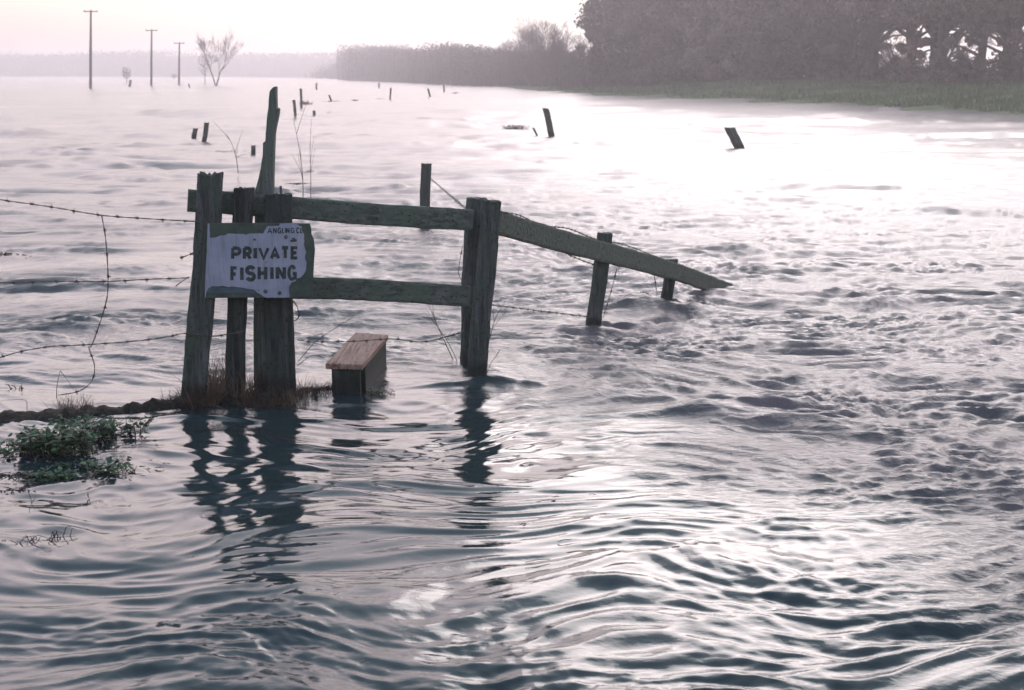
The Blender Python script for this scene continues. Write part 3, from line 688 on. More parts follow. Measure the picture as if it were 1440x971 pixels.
r_ = random.Random(21); mb = MB()
for px, py, n, L, s in ((262, 566, 110, .16, .07), (285, 572, 160, .26, .08), (305, 566, 200, .33, .08), (322, 560, 160, .30, .07), (340, 566, 170, .30, .08), (360, 574, 110, .18, .08), (388, 572, 90, .12, .09), (410, 570, 120, .16, .08),
                        (425, 560, 170, .18, .08), (445, 556, 130, .13, .08), (458, 556, 60, .09, .06), (300, 545, 110, .42, .05), (327, 540, 70, .36, .05), (240, 570, 60, .07, .08), (210, 574, 60, .06, .10), (225, 572, 60, .07, .06)):
    tuft(mb, W(px, py), n, L, s, r_)
mbd = MB()
for px, py, n, L_, sp_ in ((300, 560, 110, .30, .05), (316, 556, 90, .34, .05), (350, 560, 110, .26, .05), (278, 572, 90, .18, .06), (425, 562, 120, .16, .07), (330, 566, 90, .22, .06), (372, 576, 80, .13, .05), (446, 560, 80, .12, .06)):
    tuft(mbd, W(px, py), n, L_, sp_, r_, w=.0019, bend=.9)
for k in range(60):
    t = k / 59; px = -60 + 540 * t; tuft(mbd, W(px + r_.uniform(-8, 8), np.interp(px, [-60, 0, 120, 190, 250, 380, 440, 480], [598, 594, 586, 578, 571, 570, 558, 554]) + r_.uniform(-5, 5)), 55 if px < 240 else 120, .045 if px < 240 else .11, .07, r_, w=.0022, bend=.7)
kind(mbd.build('bank_scrub', M_twig), 'stuff', 'dark matted scrub along the drowned bank and post feet')
for _ in range(26):      # fallen long stalks leaning across the foot of the posts
    p = W(r_.uniform(262, 440), r_.uniform(560, 580)); blade(mb, p, (r_.uniform(-1, 1), r_.uniform(-.6, 0), r_.uniform(.2, 1)), r_.uniform(.15, .38), .0026, r_, .3)
kind(mb.build('dead_grass', M_dead), 'stuff', 'dead brown grass matted round the feet of the left posts')
mb = MB()
for px, py, n, L, s in ((105, 582, 260, .14, .09), (128, 584, 120, .10, .06), (85, 584, 90, .10, .07), (40, 590, 100, .05, .16), (0, 592, 100, .05, .16), (-50, 594, 100, .07, .16), (180, 580, 60, .05, .08)):
    tuft(mb, W(px, py), n, L, s, r_, bend=.3)
kind(mb.build('bank_grass', M_dead), 'stuff', 'short reddish dead grass along the drowned bank at left')

def leafy(px, py, n_st, spread, hgt, leaf, label, seed, squash=.7):
    r_ = random.Random(seed); c = W(px, py); root = empty('leafy_plant', c)
    tag(root, label, 'plant', 'green waterside plants at the left bank')
    st = MB(); lf = MB()
    for _ in range(n_st):
        a = r_.uniform(0, 6.28); rr = spread * math.sqrt(r_.random()); p = Vector((math.cos(a) * rr * 1.3, math.sin(a) * rr * squash, -.03))
        top = p + Vector((r_.gauss(0, .5) * hgt, r_.gauss(0, .3) * hgt, hgt * r_.uniform(.5, 1.05)))
        st.tube([p, p.lerp(top, .5) + Vector((0, 0, .1 * hgt)), top], [.0025, .002, .001], 4)
        for k in range(r_.randint(5, 9)):
            t = r_.uniform(.25, 1.05); q = p.lerp(top, t) + Vector((0, 0, .1 * hgt * math.sin(min(t, 1) * 3.14)))
            az = r_.uniform(0, 6.28); out = Vector((math.cos(az), math.sin(az), r_.uniform(-.1, .8))).normalized(); l = leaf * r_.uniform(.6, 1.2)
            sd_ = out.cross(Vector((0, 0, 1))).normalized() * l * .33; up_ = Vector((0, 0, l * .10))
            b0 = q + out * l * .2
            lf.add([b0, b0 + out * l * .35 + sd_ - up_, b0 + out * l * .45, b0 + out * l * .35 - sd_ - up_, b0 + out * l * .8 + sd_ * .75 - up_, b0 + out * l * .8 - sd_ * .75 - up_, b0 + out * l * 1.05 - up_],
                   [(0, 1, 2), (0, 2, 3), (1, 4, 2), (2, 5, 3), (4, 6, 2), (6, 5, 2)])
    st.build('stems', M_twig, root); lf.build('leaves', M_leaf, root)
leafy(80, 640, 80, .12, .15, .035, 'largest bushy green leafy clump on the left bank', 1)
leafy(104, 620, 40, .15, .13, .034, 'green leaves straggling right behind the bushy clump', 2)
leafy(20, 640, 46, .16, .09, .028, 'green and brown leafy patch at the left picture edge', 3)
leafy(75, 672, 50, .07, .05, .024, 'small leaf cluster low in the water below the bushy clump', 4)
leafy(150, 612, 20, .09, .11, .032, 'loose leafy sprays between the bushy clump and open water', 5)
leafy(188, 612, 10, .04, .13, .030, 'outermost small leafy sprig standing in water right of the bank plants', 6)
leafy(162, 664, 20, .07, .09, .030, 'leafy sprig floating below the outer sprig', 7)
leafy(110, 655, 26, .06, .04, .022, 'few leaves trailing in the water right of the low leaf cluster', 8)
leafy(535, 556, 14, .05, .07, .020, 'small green sprig beside the foot of the stile step', 9)

def twig(pts, r0, label, subs=3, seed=1, name='bare_sapling', group='bare stems standing in the water', m=None):
    r_ = random.Random(seed); P = smooth_path(pts, 6); mb = MB(); n = len(P)
    mb.tube(P, [r0 * (1 - .7 * i / (n - 1)) for i in range(n)], 5)
    for _ in range(subs):
        k = r_.randrange(n // 4, n - 1); d = (P[k + 1] - P[k]).normalized(); L = (P[-1] - P[0]).length * r_.uniform(.12, .3)
        e = P[k] + (d + Vector((r_.uniform(-.8, .8), r_.uniform(-.3, .3), r_.uniform(-.1, .5)))).normalized() * L
        mb.tube([P[k], P[k].lerp(e, .5) + Vector((0, 0, .02 * L)), e], [r0 * .6, r0 * .45, r0 * .25], 4)
    o = mb.build(name, m or M_twig); tag(o, label, 'stem', group); return o
twig([V(80, 560, 6.9), V(80, 545, 6.9), V(84, 524, 6.9), V(85, 522, 6.9)], .0022, 'upright thin stem at the end of the dangling wire on the left bank', 0, 1)
twig([V(85, 522, 6.9), V(95, 535, 6.9), V(108, 555, 6.9)], .0016, 'thin bent stalk slanting right under the dangling wire', 0, 2)
twig([W(38, 600), V(38, 575, 6.8), V(37, 565, 6.8), V(28, 562, 6.8), V(0, 564, 6.8)], .002, 'hooked dead stalk bent over at the left picture edge', 0, 3)
twig([W(232, 462), V(225, 445, 10.4), V(219, 437, 10.4)], .005, 'short dark stick poking up left of the leftmost post', 0, 4)
twig([V(420, 508, 7.15), V(445, 480, 7.2), V(478, 458, 7.3), V(500, 447, 7.35), V(530, 452, 7.35)], .0022, 'long bramble arching over toward the stile step', 3, 5)
twig([V(418, 515, 7.1), V(440, 500, 7.1), V(462, 508, 7.1)], .002, 'short bramble arch between sign post and stile step', 2, 6)
twig([W(638, 508), V(625, 480, 7.6), V(612, 450, 7.6), V(608, 428, 7.6)], .0028, 'thin bare stem left of the doubled post below the rail', 4, 7)
twig([W(645, 512), V(628, 478, 7.65), V(610, 452, 7.65), V(600, 435, 7.65)], .002, 'second thinner stem leaning left from the doubled post', 2, 8)
twig([W(676, 512), V(688, 478, 7.7), V(696, 450, 7.7), V(704, 434, 7.7)], .0028, 'dark stem leaning right from behind the doubled post', 3, 9)
twig([W(683, 530), V(690, 512, 7.6), V(698, 500, 7.6), V(704, 490, 7.6)], .0018, 'tiny twig sprouting right of the doubled post foot', 3, 10)
twig([W(426, 292), V(426, 260, 16.8), V(424, 232, 16.8), V(419, 200, 16.8), V(413, 170, 16.8)], .006, 'tall forked bare sapling right of the tall stake', 4, 11)
twig([W(437, 285), V(437, 250, 17.4), V(436, 210, 17.4), V(438, 168, 17.4)], .005, 'straight thin bare sapling next to the forked sapling', 3, 12)
twig([W(335, 243), V(332, 222, 22.), V(326, 203, 22.), V(318, 188, 22.)], .007, 'thin leaning bare sapling between leftmost post and tall stake', 4, 13)
twig([W(46, 722), V(44, 705, 5.35), V(39, 688, 5.4), V(38, 680, 5.4)], .002, 'thin curved reed standing in the water below the plants', 1, 14)
twig([W(123, 710), V(123, 700, 5.45), V(124, 692, 5.45)], .0028, 'short stubby reed standing in the open water at left', 2, 15)
def twig_pile(px, py, n, rad, L, hgt, label, seed, thick=.0018, cat='twigs', name='twig_clump', group='drowned twig clumps', m=None):
    r_ = random.Random(seed); c = W(px, py); mb = MB()
    for _ in range(n):
        a = r_.uniform(0, 6.28); p = c + Vector((math.cos(a), math.sin(a) * .5, 0)) * rad * r_.random(); p.z = -.01
        e = p + Vector((r_.uniform(-1, 1) * L, r_.uniform(-.6, .6) * L, r_.uniform(.1, 1) * hgt)); mid = p.lerp(e, .55) + Vector((0, 0, r_.uniform(0, .5) * hgt))
        mb.tube([p, mid, e], [thick, thick * .8, thick * .4], 4)
    o = mb.build(name, m or M_twig); tag(o, label, cat, group); return o
twig_pile(42, 764, 26, .09, .06, .035, 'tangled twigs breaking the surface low at the left', 31)
twig_pile(78, 756, 12, .05, .05, .05, 'smaller looped twig knot right of the tangled twigs', 32)
twig_pile(62, 762, 3, .12, .18, .06, 'long bare twig arching over the tangled twigs', 33)
twig_pile(20, 690, 60, .08, .05, .015, 'dark matted debris pad floating below the bank plants', 34, .003)
twig_pile(22, 668, 60, .12, .07, .02, 'brown tangled roots under the left bank plants', 35, .0025)
twig_pile(70, 540, 8, .03, .03, .02, 'dark leaf scrap above the left bank', 36, .004)
twig_pile(5, 360, 30, .18, .10, .04, 'dark weed scrap at the left picture edge below the top wire', 37, .006)
twig_pile(52, 367, 40, .16, .09, .05, 'small weed clump between top and middle wire', 38, .006)
twig_pile(110, 368, 24, .10, .06, .02, 'thin flat weed scrap left of the upright wire', 39, .006)
twig_pile(25, 550, 8, .03, .04, .05, 'curled leaf standing out of the water at left', 40, .003)
twig_pile(668, 540, 40, .10, .10, .03, 'straw and scum caught against the foot of the doubled post', 83, .0018, 'debris', 'debris_clump', None, M_dead)
twig_pile(836, 465, 26, .10, .10, .03, 'straw caught at the foot of the tall leaning post of the sloping rail', 84, .002, 'debris', 'debris_clump', None, M_dead)
twig_pile(484, 566, 24, .10, .07, .02, 'wet straw caught against the front of the stile step', 85, .0016, 'debris', 'debris_clump', None, M_dead)
# floating straws
r_ = random.Random(90)
spots = [(855, 735, .05), (905, 738, .05), (950, 768, .03), (945, 702, .06), (795, 762, .04), (815, 776, .05), (765, 788, .05), (780, 700, .03), (830, 698, .02), (1010, 794, .015), (770, 706, .04), (735, 738, .03), (240, 652, .04), (225, 658, .03)]
SL = ['dark weed strip', 'second weed strip', 'bent straw', 'long brown straw', 'straw', 'pale straw', 'thin straw', 'short straw', 'tiny stick', 'dark speck of weed', 'twig bit', 'brown bit', 'bit of stem', 'thin bit of stem']
mbp = [None] * len(spots)
for i, (px, py, L) in enumerate(spots):
    c = W(px, py, .006); mb = MB(); a = r_.uniform(-.5, .5)
    for k in range(1 + i % 2):
        o1 = Vector((r_.uniform(-1, 1) * L * .5, r_.uniform(-1, 1) * .02, 0)); d = Vector((math.cos(a + r_.uniform(-.3, .3)), math.sin(a) + r_.uniform(-.2, .2), 0)) * L * r_.uniform(.4, 1)
        
        if k: o1 = Vector((0, 0, 0))
        mb.tube([c + o1 - d, c + o1 + Vector((0, 0, .004)), c + o1 + d], .0014, 4)
    o = mb.build('floating_straw', M_dead)
    tag(o, 'brown straw or weed scrap floating on the open water in the foreground', 'debris', 'straws floating on the foreground water')

# ------------------------------------------------------------------ stakes out in the flood
GS = 'old fence stakes out in the flooded field'
def stake(x0, yb, x1, yt, wpx, label, seed, m=M_post, rag=.01):
    b = W(x0, yb); Y = b.y; t = V(x1, yt, Y); w = wpx / 2000 * Y
    o = post_mb(b, t, w, w * .9, R(seed * 13 % 30), seed, w * .04, 3, 0, .4, rag * w / .1)
    r = b.copy(); ob = local(r, o).build('stake', m); ob.location = r; tag(ob, label, 'post', GS); return ob
stake(598, 320, 599, 231, 14, 'lone squared post standing in the flood behind the rails', 51)
stake(776, 191, 767, 153, 7.5, 'dark stake leaning left in mid water beyond the sloping rail', 52)
stake(1039, 209, 1027, 181, 12, 'short thick ragged stake leaning left at the right of the flood', 53, rag=.018)
stake(287, 198, 291, 173, 6.5, 'short stake leaning right in the field left of the tall stake', 54)
stake(273, 193, 275, 181, 6, 'stub of a stake just left of the short leaning stake', 55)
stake(356, 217, 356, 205, 6, 'low stump close left of the tall stake', 56)
stake(416, 166, 413, 141, 3.6, 'thin dark stake just right of the tall stake top', 57)
stake(424, 152, 423, 125, 3.2, 'thin upright stake beside a weed clump beyond the tall stake', 58)
stake(442, 164, 441.5, 156, 3.5, 'tiny stump right of the thin dark stake', 59)
stake(466, 143, 463, 134, 2.4, 'small far stub on a weed line', 60)
stake(548.5, 140, 549.5, 124, 2.2, 'thin far stake between far weed scraps, upright', 61)
stake(605, 137, 602, 125, 2.2, 'thin far stake leaning slightly left', 62)
stake(624.5, 130, 624, 120, 2.2, 'furthest thin stake near the woodland shore', 63)
stake(445, 126, 445, 117, 2.2, 'farthest faint stake right of the tall stake tip', 64)
stake(533, 125, 533, 117, 2, 'faint far stake left of the upright far stake', 65)
stake(755, 190, 750, 180, 2.6, 'thin short stick left of the leaning dark stake', 66)
stake(182, 122, 184, 113, 3, 'small stub in the far field right of the nearest pole', 67)
stake(267, 124, 265, 118, 2, 'small leaning stub right of the farthest pole', 68)
stake(395, 275, 394.5, 262, 3, 'tiny stub tight against the tall stake', 69)
def clump(px, py, wpx, hpx, n, label, seed):
    c = W(px, py); s = c.y / 2000
    return twig_pile(px, py, n, wpx * s * .5, wpx * s * .22, hpx * s * .8, label, seed, max(.004, .25 * s), 'debris', 'debris_clump', 'weed and debris clumps out in the flood')
clump(430, 147, 20, 7, 70, 'brush caught on the thin upright stake', 71)
clump(468, 143.5, 22, 2, 40, 'small debris line at the foot of a far stub', 72)
clump(500, 141.5, 12, 2, 30, 'first low weed scrap left of the far stakes', 73)
clump(533, 140, 10, 2, 26, 'second low weed scrap left of the far stakes', 74)
clump(597, 170, 36, 6, 120, 'long low brush heap behind the lone squared post', 75)
clump(725, 182, 36, 9, 150, 'brush heap left of the leaning dark stake', 76)
clump(427, 166, 26, 3, 50, 'low brush at the foot of the thin dark stake', 77)
clump(640, 131.5, 11, 2, 26, 'far weed scrap near the woodland shore', 78)
clump(418, 258, 36, 2, 40, 'thin weed line right of the tall stake', 79)
clump(465, 163, 20, 8, 16, 'sparse upright twigs right of the tiny stump', 80)
clump(325, 214, 60, 3, 70, 'flattened weeds left of the low stump', 81)
clump(905, 415, 26, 7, 40, 'twiggy debris caught against the last leaning post', 82)

# ------------------------------------------------------------------ utility poles
def pole(px, yb, yt, label):
    b = W(px, yb); Y = b.y; t = V(px + .8, yt, Y); H = t.z; root = empty('utility_pole', b)
    tag(root, label, 'utility pole', 'utility poles crossing the flooded field')
    mb = MB(); mb.tube([(0, 0, -.5), ((t.x - b.x) * .5, 0, H * .5), (t.x - b.x, 0, H)], [.17, .15, .11], 10); mb.build('shaft', M_pole, root, True)
    mb = MB(); mb.box((t.x - b.x, -.14, H - .12), (.8, .08, 0), (0, .04, 0), (0, 0, .06)); mb.build('crossarm', M_pole, root)
    for x in (-.7, 0, .7):
        mb = MB(); z0 = H - .07 if x else H
        mb.tube([(t.x - b.x + x, -.14 + x * .1 if x else 0, z0), (t.x - b.x + x, -.14 + x * .1 if x else 0, z0 + .06), (t.x - b.x + x, -.14 + x * .1 if x else 0, z0 + .16)], [.02, .035, .02], 8)
        mb.build('insulator', M_pole, root)
pole(127, 124.5, 15, 'nearest and tallest wooden utility pole in the flooded field at left')
pole(212.5, 121, 42, 'middle wooden utility pole between the tallest and the faintest')
pole(251.5, 119.5, 60, 'farthest and faintest utility pole just left of the bare forked tree')

# ------------------------------------------------------------------ trees
def grow(mb, tw, p, d, L, r, depth, r_, droop=.0, maxd=6, twr=.018):
    n = 4; pts = [p]; q = p.copy(); dd = d.copy()
    for i in range(n):
        dd = (dd + Vector((r_.gauss(0, .13), r_.gauss(0, .13), r_.gauss(.03, .08)))).normalized(); q = q + dd * L / n; pts.append(q.copy())
    tgt = mb if depth < 2 else tw
    tgt.tube(pts, [max(r * (1 - .42 * i / n), twr * .6) for i in range(n + 1)], 7 if depth < 2 else (4 if depth < 4 else 3), cap=False)
    if depth >= maxd: return
    k = r_.choice((2, 3, 3)) + (1 if depth in (3, 4) else 0)
    for i in range(k):
        t = 1.0 if i == 0 else r_.uniform(.35, .98); f = t * n; j = min(int(f), n - 1); bp = pts[j].lerp(pts[j + 1], f - j)
        ang = R(r_.uniform(16, 48) if i else r_.uniform(6, 22)); az = r_.uniform(0, 6.28)
        o = dd.orthogonal().normalized(); o.rotate(Matrix.Rotation(az, 3, dd)); nd = (dd * math.cos(ang) + o * math.sin(ang))
        nd.z += .10; nd.normalize()
        grow(mb, tw, bp, nd, L * r_.uniform(.62, .84), max(r * (.58 if i == 0 else r_.uniform(.38, .52)), twr * .6), depth + 1, r_, droop, maxd, twr)
def bare_proto(seed, H, stems=1, spread=20, maxd=6, twr=.022, r0=.26):
    r_ = random.Random(seed); root = empty('bare_tree'); mb = MB(); tw = MB()
    for s in range(stems):
        a = R(r_.uniform(-spread, spread)) if stems == 1 else R(-spread + 2 * spread * s / (stems - 1))
        d = Vector((math.sin(a), r_.uniform(-.15, .15), math.cos(a))).normalized()
        grow(mb, tw, Vector((0, 0, -.3)), d, H * .30, r0, 0, r_, maxd=maxd, twr=twr)
    zs = max(v[2] for v in tw.v); k = H / zs
    for m_ in (mb, tw): m_.v = [(v[0] * k, v[1] * k, v[2] * k) for v in m_.v]
    mb.build('trunk', M_bark, root, True); tw.build('crown', M_twigs, root)
    return root
def leaf_quads(cent, sizes, r, nrm_up=.0):
    n = len(cent); u = r.normal(size=(n, 3)); u /= np.linalg.norm(u, axis=1)[:, None]; w = r.normal(size=(n, 3)); v = np.cross(u, w); v /= np.linalg.norm(v, axis=1)[:, None]
    s = sizes[:, None]; v = v * s * .55; u = u * s
    Vv = np.stack([cent - u * .5, cent + v * .5, cent + u * .5, cent - v * .5], 1).reshape(-1, 3)
    return Vv, np.arange(n * 4).reshape(n, 4)
def leafy_proto(name, seed, H, crown0, width, nclump, per, leaf, shape, trunks=1):
    """crown of many small leaf clumps carried on limbs; crown0 = height where it starts"""
    r_ = random.Random(seed); r = np.random.default_rng(seed); root = empty(name); tr = MB(); limbs = []
    for s in range(trunks):
        x = 0 if trunks == 1 else r_.uniform(-.9, .9); lean = r_.uniform(-.10, .10)
        tr.tube([(x, 0, -.5), (x + lean * H * .2, .1, H * .22), (x + lean * H * .45, .2, H * .5), (x + lean * H * .6, .1, H * .92)], [.30, .24, .16, .04], 9)
    cs = []
    for i in range(nclump):
        t = r_.random(); z = crown0 + (H - crown0) * t
        if shape == 'cone': w = width * (1 - t) ** .55 * (.9 + .2 * math.sin(i)) if t > .08 else width * .8
        else: w = width * math.sqrt(max(0.02, 1 - (2 * t - .9) ** 2 / 1.35))
        if crown0 > 3 and z < crown0 + 1.2 and r_.random() < .16: z = r_.uniform(1.7, crown0 + .4)
        a = r_.uniform(0, 6.28); rr = w * math.sqrt(r_.uniform(.12, 1)); p = (math.cos(a) * rr, math.sin(a) * rr, z + r_.uniform(-.5, .5)); cs.append(p)
        if i % 3 == 0:
            z0 = max(1.6, z * .62); tr.tube([(0, 0, z0), (p[0] * .5, p[1] * .5, (z0 + z) / 2 + .2), p], [.12, .08, .03], 5)
    cs = np.array(cs); k = np.repeat(np.arange(nclump), per); rad = (r.uniform(.55, 1.25, nclump) * np.where((cs[:, 2] < crown0 + .3) & (crown0 > 3), .35, 1.0))[k] * width * .2
    d = r.normal(size=(len(k), 3)); d /= np.linalg.norm(d, axis=1)[:, None]; c = cs[k] + d * (rad * r.uniform(.2, 1, len(k)) ** .5)[:, None] * np.array([1, 1, .75])
    c[:, 2] = np.maximum(c[:, 2], .1)
    Vv, F = leaf_quads(c, r.uniform(.6, 1.3, len(k)) * leaf, r)
    tr.build('trunk', M_bark, root, True); link('crown', np_mesh('crown', Vv, F), M_crown, root)
    return root
def gz(x, y): return float(land_z(np.array([x]), np.array([y]))[0])
def place(root, px, D, s, rot, label, cat='tree', group=None, first=False):
    o = root if first else copy_tree(root)
    x = (px - 720) / 2000 / math.cos(PITCH) * D * 1.0; o.location = (x, D, gz(x, D) - .05); o.rotation_euler = (0, 0, rot); o.scale = (s, s, s)
    tag(o, label, cat, group); return o
# evergreens to the ground, left half of the dark wood
eg = leafy_proto('evergreen_tree', 101, 14, .2, 5.2, 230, 95, .42, 'cone')
eg2 = leafy_proto('evergreen_tree', 102, 11.5, .1, 6.0, 240, 95, .42, 'round')
hi = leafy_proto('high_crowned_tree', 103, 10.5, 4.3, 5.6, 200, 95, .40, 'round', 1)
hi2 = leafy_proto('high_crowned_tree', 104, 10, 3.9, 5.4, 190, 95, .40, 'round', 2)
bush = leafy_proto('hedge_bush', 105, 2.1, .0, 2.3, 60, 60, .22, 'round')
GE = 'dark evergreen trees of the riverside wood'
E = [(eg, 864, 152, 1.05, .3, 'leftmost tall evergreen at the edge of the dark wood'), (eg2, 900, 136, 1.0, 1.2, 'broad evergreen second from the left edge of the dark wood'),
     (eg2, 968, 128, 1.05, 2.2, 'evergreen third from the left edge of the dark wood'), (eg, 935, 145, 1.15, 3.1, 'evergreen tucked behind the second and third of the dark wood'),
     (eg2, 1040, 122, 1.0, 4.0, 'evergreen left of centre of the dark wood'), (eg, 1010, 138, 1.2, 5.0, 'evergreen in the back row left of centre'),
     (eg2, 1110, 117, 1.0, .8, 'evergreen just left of the gaps of light between trunks'), (eg, 1085, 134, 1.2, 1.9, 'back row evergreen behind the centre of the dark wood')]
seen = set()
for pr, px, D, s, ro, lab in E:
    place(pr, px, D, s, ro, lab, 'tree', GE, pr.name not in seen); seen.add(pr.name)
GH = 'high crowned trees with bare trunks at the right of the wood'
Hh = [(hi, 1172, 112, 1.0, .4, 'trunked tree at the left of the light gaps'), (hi2, 1215, 103, 1.0, 1.7, 'twin trunked tree second from the left of the light gaps'), (hi, 1262, 98, 1.0, 2.9, 'trunked tree in the middle of the light gaps'),
      (hi2, 1305, 94, 1.0, 4.1, 'twin trunked tree right of the middle light gap'), (hi, 1352, 91, 1.05, 5.2, 'trunked tree left of the brightest gap'), (hi2, 1395, 87, 1.0, .9, 'leaning twin trunked tree crossing the brightest gap'),
      (hi, 1440, 84, 1.05, 2.0, 'trunked tree at the right picture edge'), (hi2, 1500, 82, 1.1, 3.0, 'trunked tree beyond the right picture edge'),
      (hi, 1200, 122, 1.15, 3.3, 'back row tree behind the left light gap'), (hi2, 1290, 112, 1.2, 4.4, 'back row tree behind the middle light gap'), (hi, 1385, 104, 1.2, 5.5, 'back row tree behind the brightest gap')]
for pr, px, D, s, ro, lab in Hh:
    place(pr, px, D, s, ro, lab, 'tree', GH, pr.name not in seen); seen.add(pr.name)
GB = 'low bushes under the riverside wood'
BB = [(1168, 110, 1.0, 'low bush at the left end under the light gaps'), (1225, 104, .55, 'low bush under the first light gap'), (1258, 98, .65, 'low bush between the first and middle gaps'), (1310, 93, .6, 'low bush right of the middle gap'),
      (1335, 91, .9, 'tallest bush left of the brightest gap'), (1395, 88, .5, 'low bush under the brightest gap'), (1432, 84, 1.2, 'bush at the right picture edge'), (1285, 108, .6, 'low bush set back in the middle gap')]
for i, (px, D, s, lab) in enumerate(BB): place(bush, px, D, s, i * 1.1, lab, 'bush', GB, i == 0)
# leafless trees at the left end of the wood
b1 = bare_proto(201, 10, 1, 5, 6, .018, .24); b2 = bare_proto(202, 10, 2, 14, 6, .016, .20); b3 = bare_proto(207, 10, 3, 22, 6, .016, .16)
GT = 'leafless trees of the riverside wood'
BT = [(b1, 786, 168, .80, .2, 'leafless tree against the edge of the evergreens'), (b2, 768, 178, .85, 1.2, 'leafless tree second left of the evergreens'), (b3, 752, 170, .80, 2.3, 'spreading leafless tree third left of the evergreens'),
      (b1, 735, 188, .82, 3.4, 'leafless tree fourth left of the evergreens'), (b2, 716, 196, .74, 4.1, 'leafless tree fifth left of the evergreens'), (b3, 702, 205, .66, 5.0, 'low leafless tree near the left tip of the shore'),
      (b1, 803, 160, .6, 5.9, 'leafless tree in front of the leftmost evergreen'), (b2, 765, 160, .6, 2.9, 'small leafless tree on the shore below the evergreens edge'), (b3, 728, 178, .5, 1.4, 'small leafless shrub like tree on the shore'),
      (b2, 690, 212, .55, .4, 'leftmost small leafless tree at the shore tip'), (b3, 785, 150, .6, 3.9, 'low spreading leafless tree right of the shore shrubs'), (b3, 820, 140, .6, 1.9, 'low leafless tree in front of the dark evergreens')]
for pr, px, D, s, ro, lab in BT:
    place(pr, px, D, s, ro, lab, 'tree', GT, pr.name not in seen); seen.add(pr.name)
for px, D, s_, ro, lab in ((1188, 100, .62, .5, 'leafless tree crossing the first light gap'), (1300, 92, .6, 2.1, 'leafless tree crossing the middle light gap'), (1412, 85, .62, 3.7, 'leafless tree crossing the brightest light gap'), (1245, 96, .5, 4.4, 'small leafless tree between the first two light gaps')):
    place(b1, px, D, s_, ro, lab, 'tree', GT)
FT = [(b3, 512, 545, .62, 1.1, 'outermost small bare tree at the left tip of the darker shore wood'), (b2, 528, 470, .98, 2.0, 'tall bare tree at the left end of the darker shore wood'), (b1, 545, 455, .92, .4, 'second bare tree from the left end of the darker shore wood'),
      (b3, 566, 430, .88, 3.3, 'spreading bare tree third along the darker shore wood'), (b1, 588, 400, .86, 4.4, 'bare tree in the middle of the darker shore wood'), (b2, 606, 385, .78, 5.1, 'bare tree right of the middle of the darker shore wood'),
      (b3, 630, 350, .70, .9, 'low bare tree toward the right of the darker shore wood'), (b2, 652, 320, .66, 1.6, 'bare tree near the right end of the darker shore wood'), (b1, 668, 280, .62, 2.6, 'small bare tree where the darker wood meets the riverside trees'), (b3, 684, 250, .62, 3.0, 'bare tree just left of the riverside leafless trees')]
for pr, px, D, s_, ro, lab in FT: place(pr, px, D, s_, ro, lab, 'tree', 'bare trees along the far shore wood')
# lone forked tree in the flooded field
ft = bare_proto(233, 8.0, 2, 17, 6, .016, .17); ft.location = W(304, 121); ft.scale = (.62, .62, 1.05); tag(ft, 'lone bare forked tree standing in the flood right of the faintest pole', 'tree')
# little bushes in the flooded field
def shrub(px, yb, yt, wpx, label, seed):
    b = W(px, yb); H = (yb - yt) / 2000 * b.y; w = wpx / 2000 * b.y / 2; r = np.random.default_rng(seed); root = empty('field_bush', b); n = 420
    d = r.normal(size=(n, 3)); d /= np.linalg.norm(d, axis=1)[:, None]; c = d * (r.random(n) ** .4)[:, None] * np.array([w, w, H * .38]) + np.array([0, 0, H * .60])
    Vv, F = leaf_quads(c, r.uniform(.1, .3, n), r); link('crown', np_mesh('crown', Vv, F), M_twigs, root)
    mb = MB(); mb.tube([(0, 0, -.3), (.1, 0, H * .4), (0, 0, H * .9)], [.08, .06, .02], 6); mb.build('trunk', M_bark, root)
    tag(root, label, 'bush', 'small bushes in the flooded field')
shrub(178, 117, 94, 14, 'small round bush between the nearest and middle poles', 1)
shrub(245, 112, 104, 9, 'tiny low bush beside the farthest pole', 2)
shrub(288, 118, 75, 18, 'denser bush just left of the forked tree', 3)

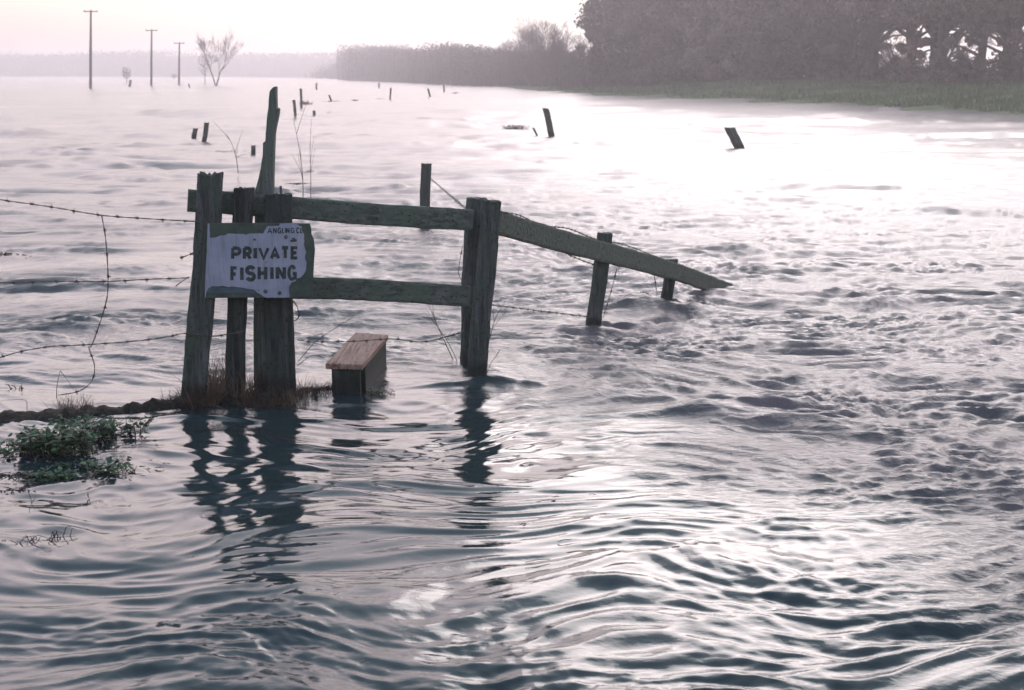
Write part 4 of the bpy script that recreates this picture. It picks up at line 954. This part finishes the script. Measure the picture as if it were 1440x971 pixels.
# ------------------------------------------------------------------ far woods: read as one mass each
def wood(name, label, poly, prof, depth, n, leaf, seed, m=M_twigs):
    """leaf and twig sized faces filling the profile of a distant wood; prof gives crown height along it"""
    r = np.random.default_rng(seed); P = np.array(poly, float); seg = np.hypot(*(P[1:] - P[:-1]).T); cum = np.concatenate([[0], np.cumsum(seg)]); T = cum[-1]
    s = r.random(n) * T; k = np.clip(np.searchsorted(cum, s) - 1, 0, len(seg) - 1); t = (s - cum[k]) / seg[k]; xy = P[k] + (P[k + 1] - P[k]) * t[:, None]
    xy = xy + np.clip(r.normal(size=(n, 2)), -1.8, 1.8) * depth * np.array([.16 if P[0, 1] < 600 else .3, .6 if P[0, 1] < 600 else .3]) + np.array([0, depth * .5])
    h = np.interp(s / T, [a for a, _ in prof], [b for _, b in prof]); u = s / leaf / 7
    h = h * (.96 + .26 * perlin(s / 34, s / 90, 12) + .13 * perlin(u * .6, xy[:, 1] * .02, 7) + .10 * perlin(u * 2, xy[:, 1] * .05, 8) + .06 * perlin(u * 5, u, 9))
    z = h * r.random(n) ** .8 + .3
    c = np.stack([xy[:, 0], xy[:, 1], z], -1); Vv, F = leaf_quads(c, r.uniform(.3, .8, n) * leaf, r)
    # upright trunks and twigs
    q = n // 12; Vt = []; idx = r.integers(0, n, q)
    zt = h[idx] * r.uniform(.6, 1.05, q); x = xy[idx, 0]; y = xy[idx, 1]; lx = r.normal(size=q) * leaf * .35; w = leaf * .08
    Vt = np.stack([np.stack([x - w, y, 0 * x], -1), np.stack([x + w, y, 0 * x], -1), np.stack([x + lx + w * .3, y, zt], -1), np.stack([x + lx - w * .3, y, zt], -1)], 1).reshape(-1, 3)
    Ft = np.arange(len(Vt)).reshape(-1, 4) + len(Vv)
    o = link(name, np_mesh(name, np.concatenate([Vv, Vt]), np.concatenate([F, Ft])), m); kind(o, 'stuff', label)
wood('far_wood', 'hazy low wood along the far side of the flood at left', [(-1050, 1010), (-640, 985), (-400, 925), (-240, 830), (-150, 790), (-76, 760)],
     [(0, 9.5), (.42, 9.5), (.5, 10), (.56, 12), (.60, 11.5), (.7, 13), (.85, 13.5), (.93, 12.4), (1, 12)], 50, 110000, 2.4, 1)
wood('far_wood', 'darker hazy wood along the shore left of the riverside trees', [(-66, 522), (-51, 500), (-40, 410), (-28, 335)], [(0, 1.5), (.04, 3.5), (.08, 5.5), (.13, 8), (.2, 9.6), (.3, 8.8), (.42, 9.6), (.5, 8.2), (.65, 8.8), (.8, 7.2), (1, 6.8)], 26, 60000, 1.0, 2)
wood('far_wood', 'thinning hazy trees leading to the shore tip', [(-30, 340), (-22, 300), (-10, 240), (-4, 205), (-1, 190)], [(0, 6.8), (.5, 6.0), (1, 5.2)], 14, 36000, .6, 4)
wood('undergrowth', 'tangled undergrowth below the leafless trees on the far shore', [(-1, 205), (4, 172), (8, 145), (13, 128)], [(0, 3.6), (.4, 4.2), (.75, 2.8), (1, 1.8)], 9, 30000, .45, 5)
wood('undergrowth', 'dark thicket behind the evergreen wood', [(17, 188), (27, 165), (42, 150)], [(0, 8), (.5, 9), (1, 3)], 14, 14000, .8, 6, M_crown)

# rough grass, sedge and flood wrack along the edge of the meadow
def sedge():
    r = np.random.default_rng(77); 
    n = 60000; a = r.uniform(R(-3), R(24), n); D = 50 * (150 / 50) ** r.random(n); x = np.sin(a) * D; y = np.cos(a) * D
    sdist = signed_shore(x, y); edge = 2.9 + perlin(x / 3, y / 3, 14) * 1.2
    keep = (sdist > edge - 1.2) & (r.random(n) < np.where(sdist < edge + 1.5, 1.0, .30 + .5 * (perlin(x / 4, y / 4, 15) > .1)))
    x, y = x[keep], y[keep]; z = land_z(x, y); m = len(x); h = r.uniform(.08, .26, m) * (1 + .8 * (perlin(x / 2, y / 2, 16) > .25)); w = r.uniform(.02, .06, m); lx = r.normal(size=m) * .1
    q = r.uniform(0, 6.28, m); cx, sy = np.cos(q) * w, np.sin(q) * w; o = z - .05
    Vv = np.stack([np.stack([x - cx, y - sy, o], -1), np.stack([x + cx, y + sy, o], -1), np.stack([x + lx + cx * .3, y + sy * .3, z + h], -1), np.stack([x + lx - cx * .3, y - sy * .3, z + h], -1)], 1).reshape(-1, 3)
    kind(link('sedge', np_mesh('sedge', Vv, np.arange(len(Vv)).reshape(-1, 4)), M_grass), 'stuff', 'rough grass and sedge along the meadow edge')
sedge()
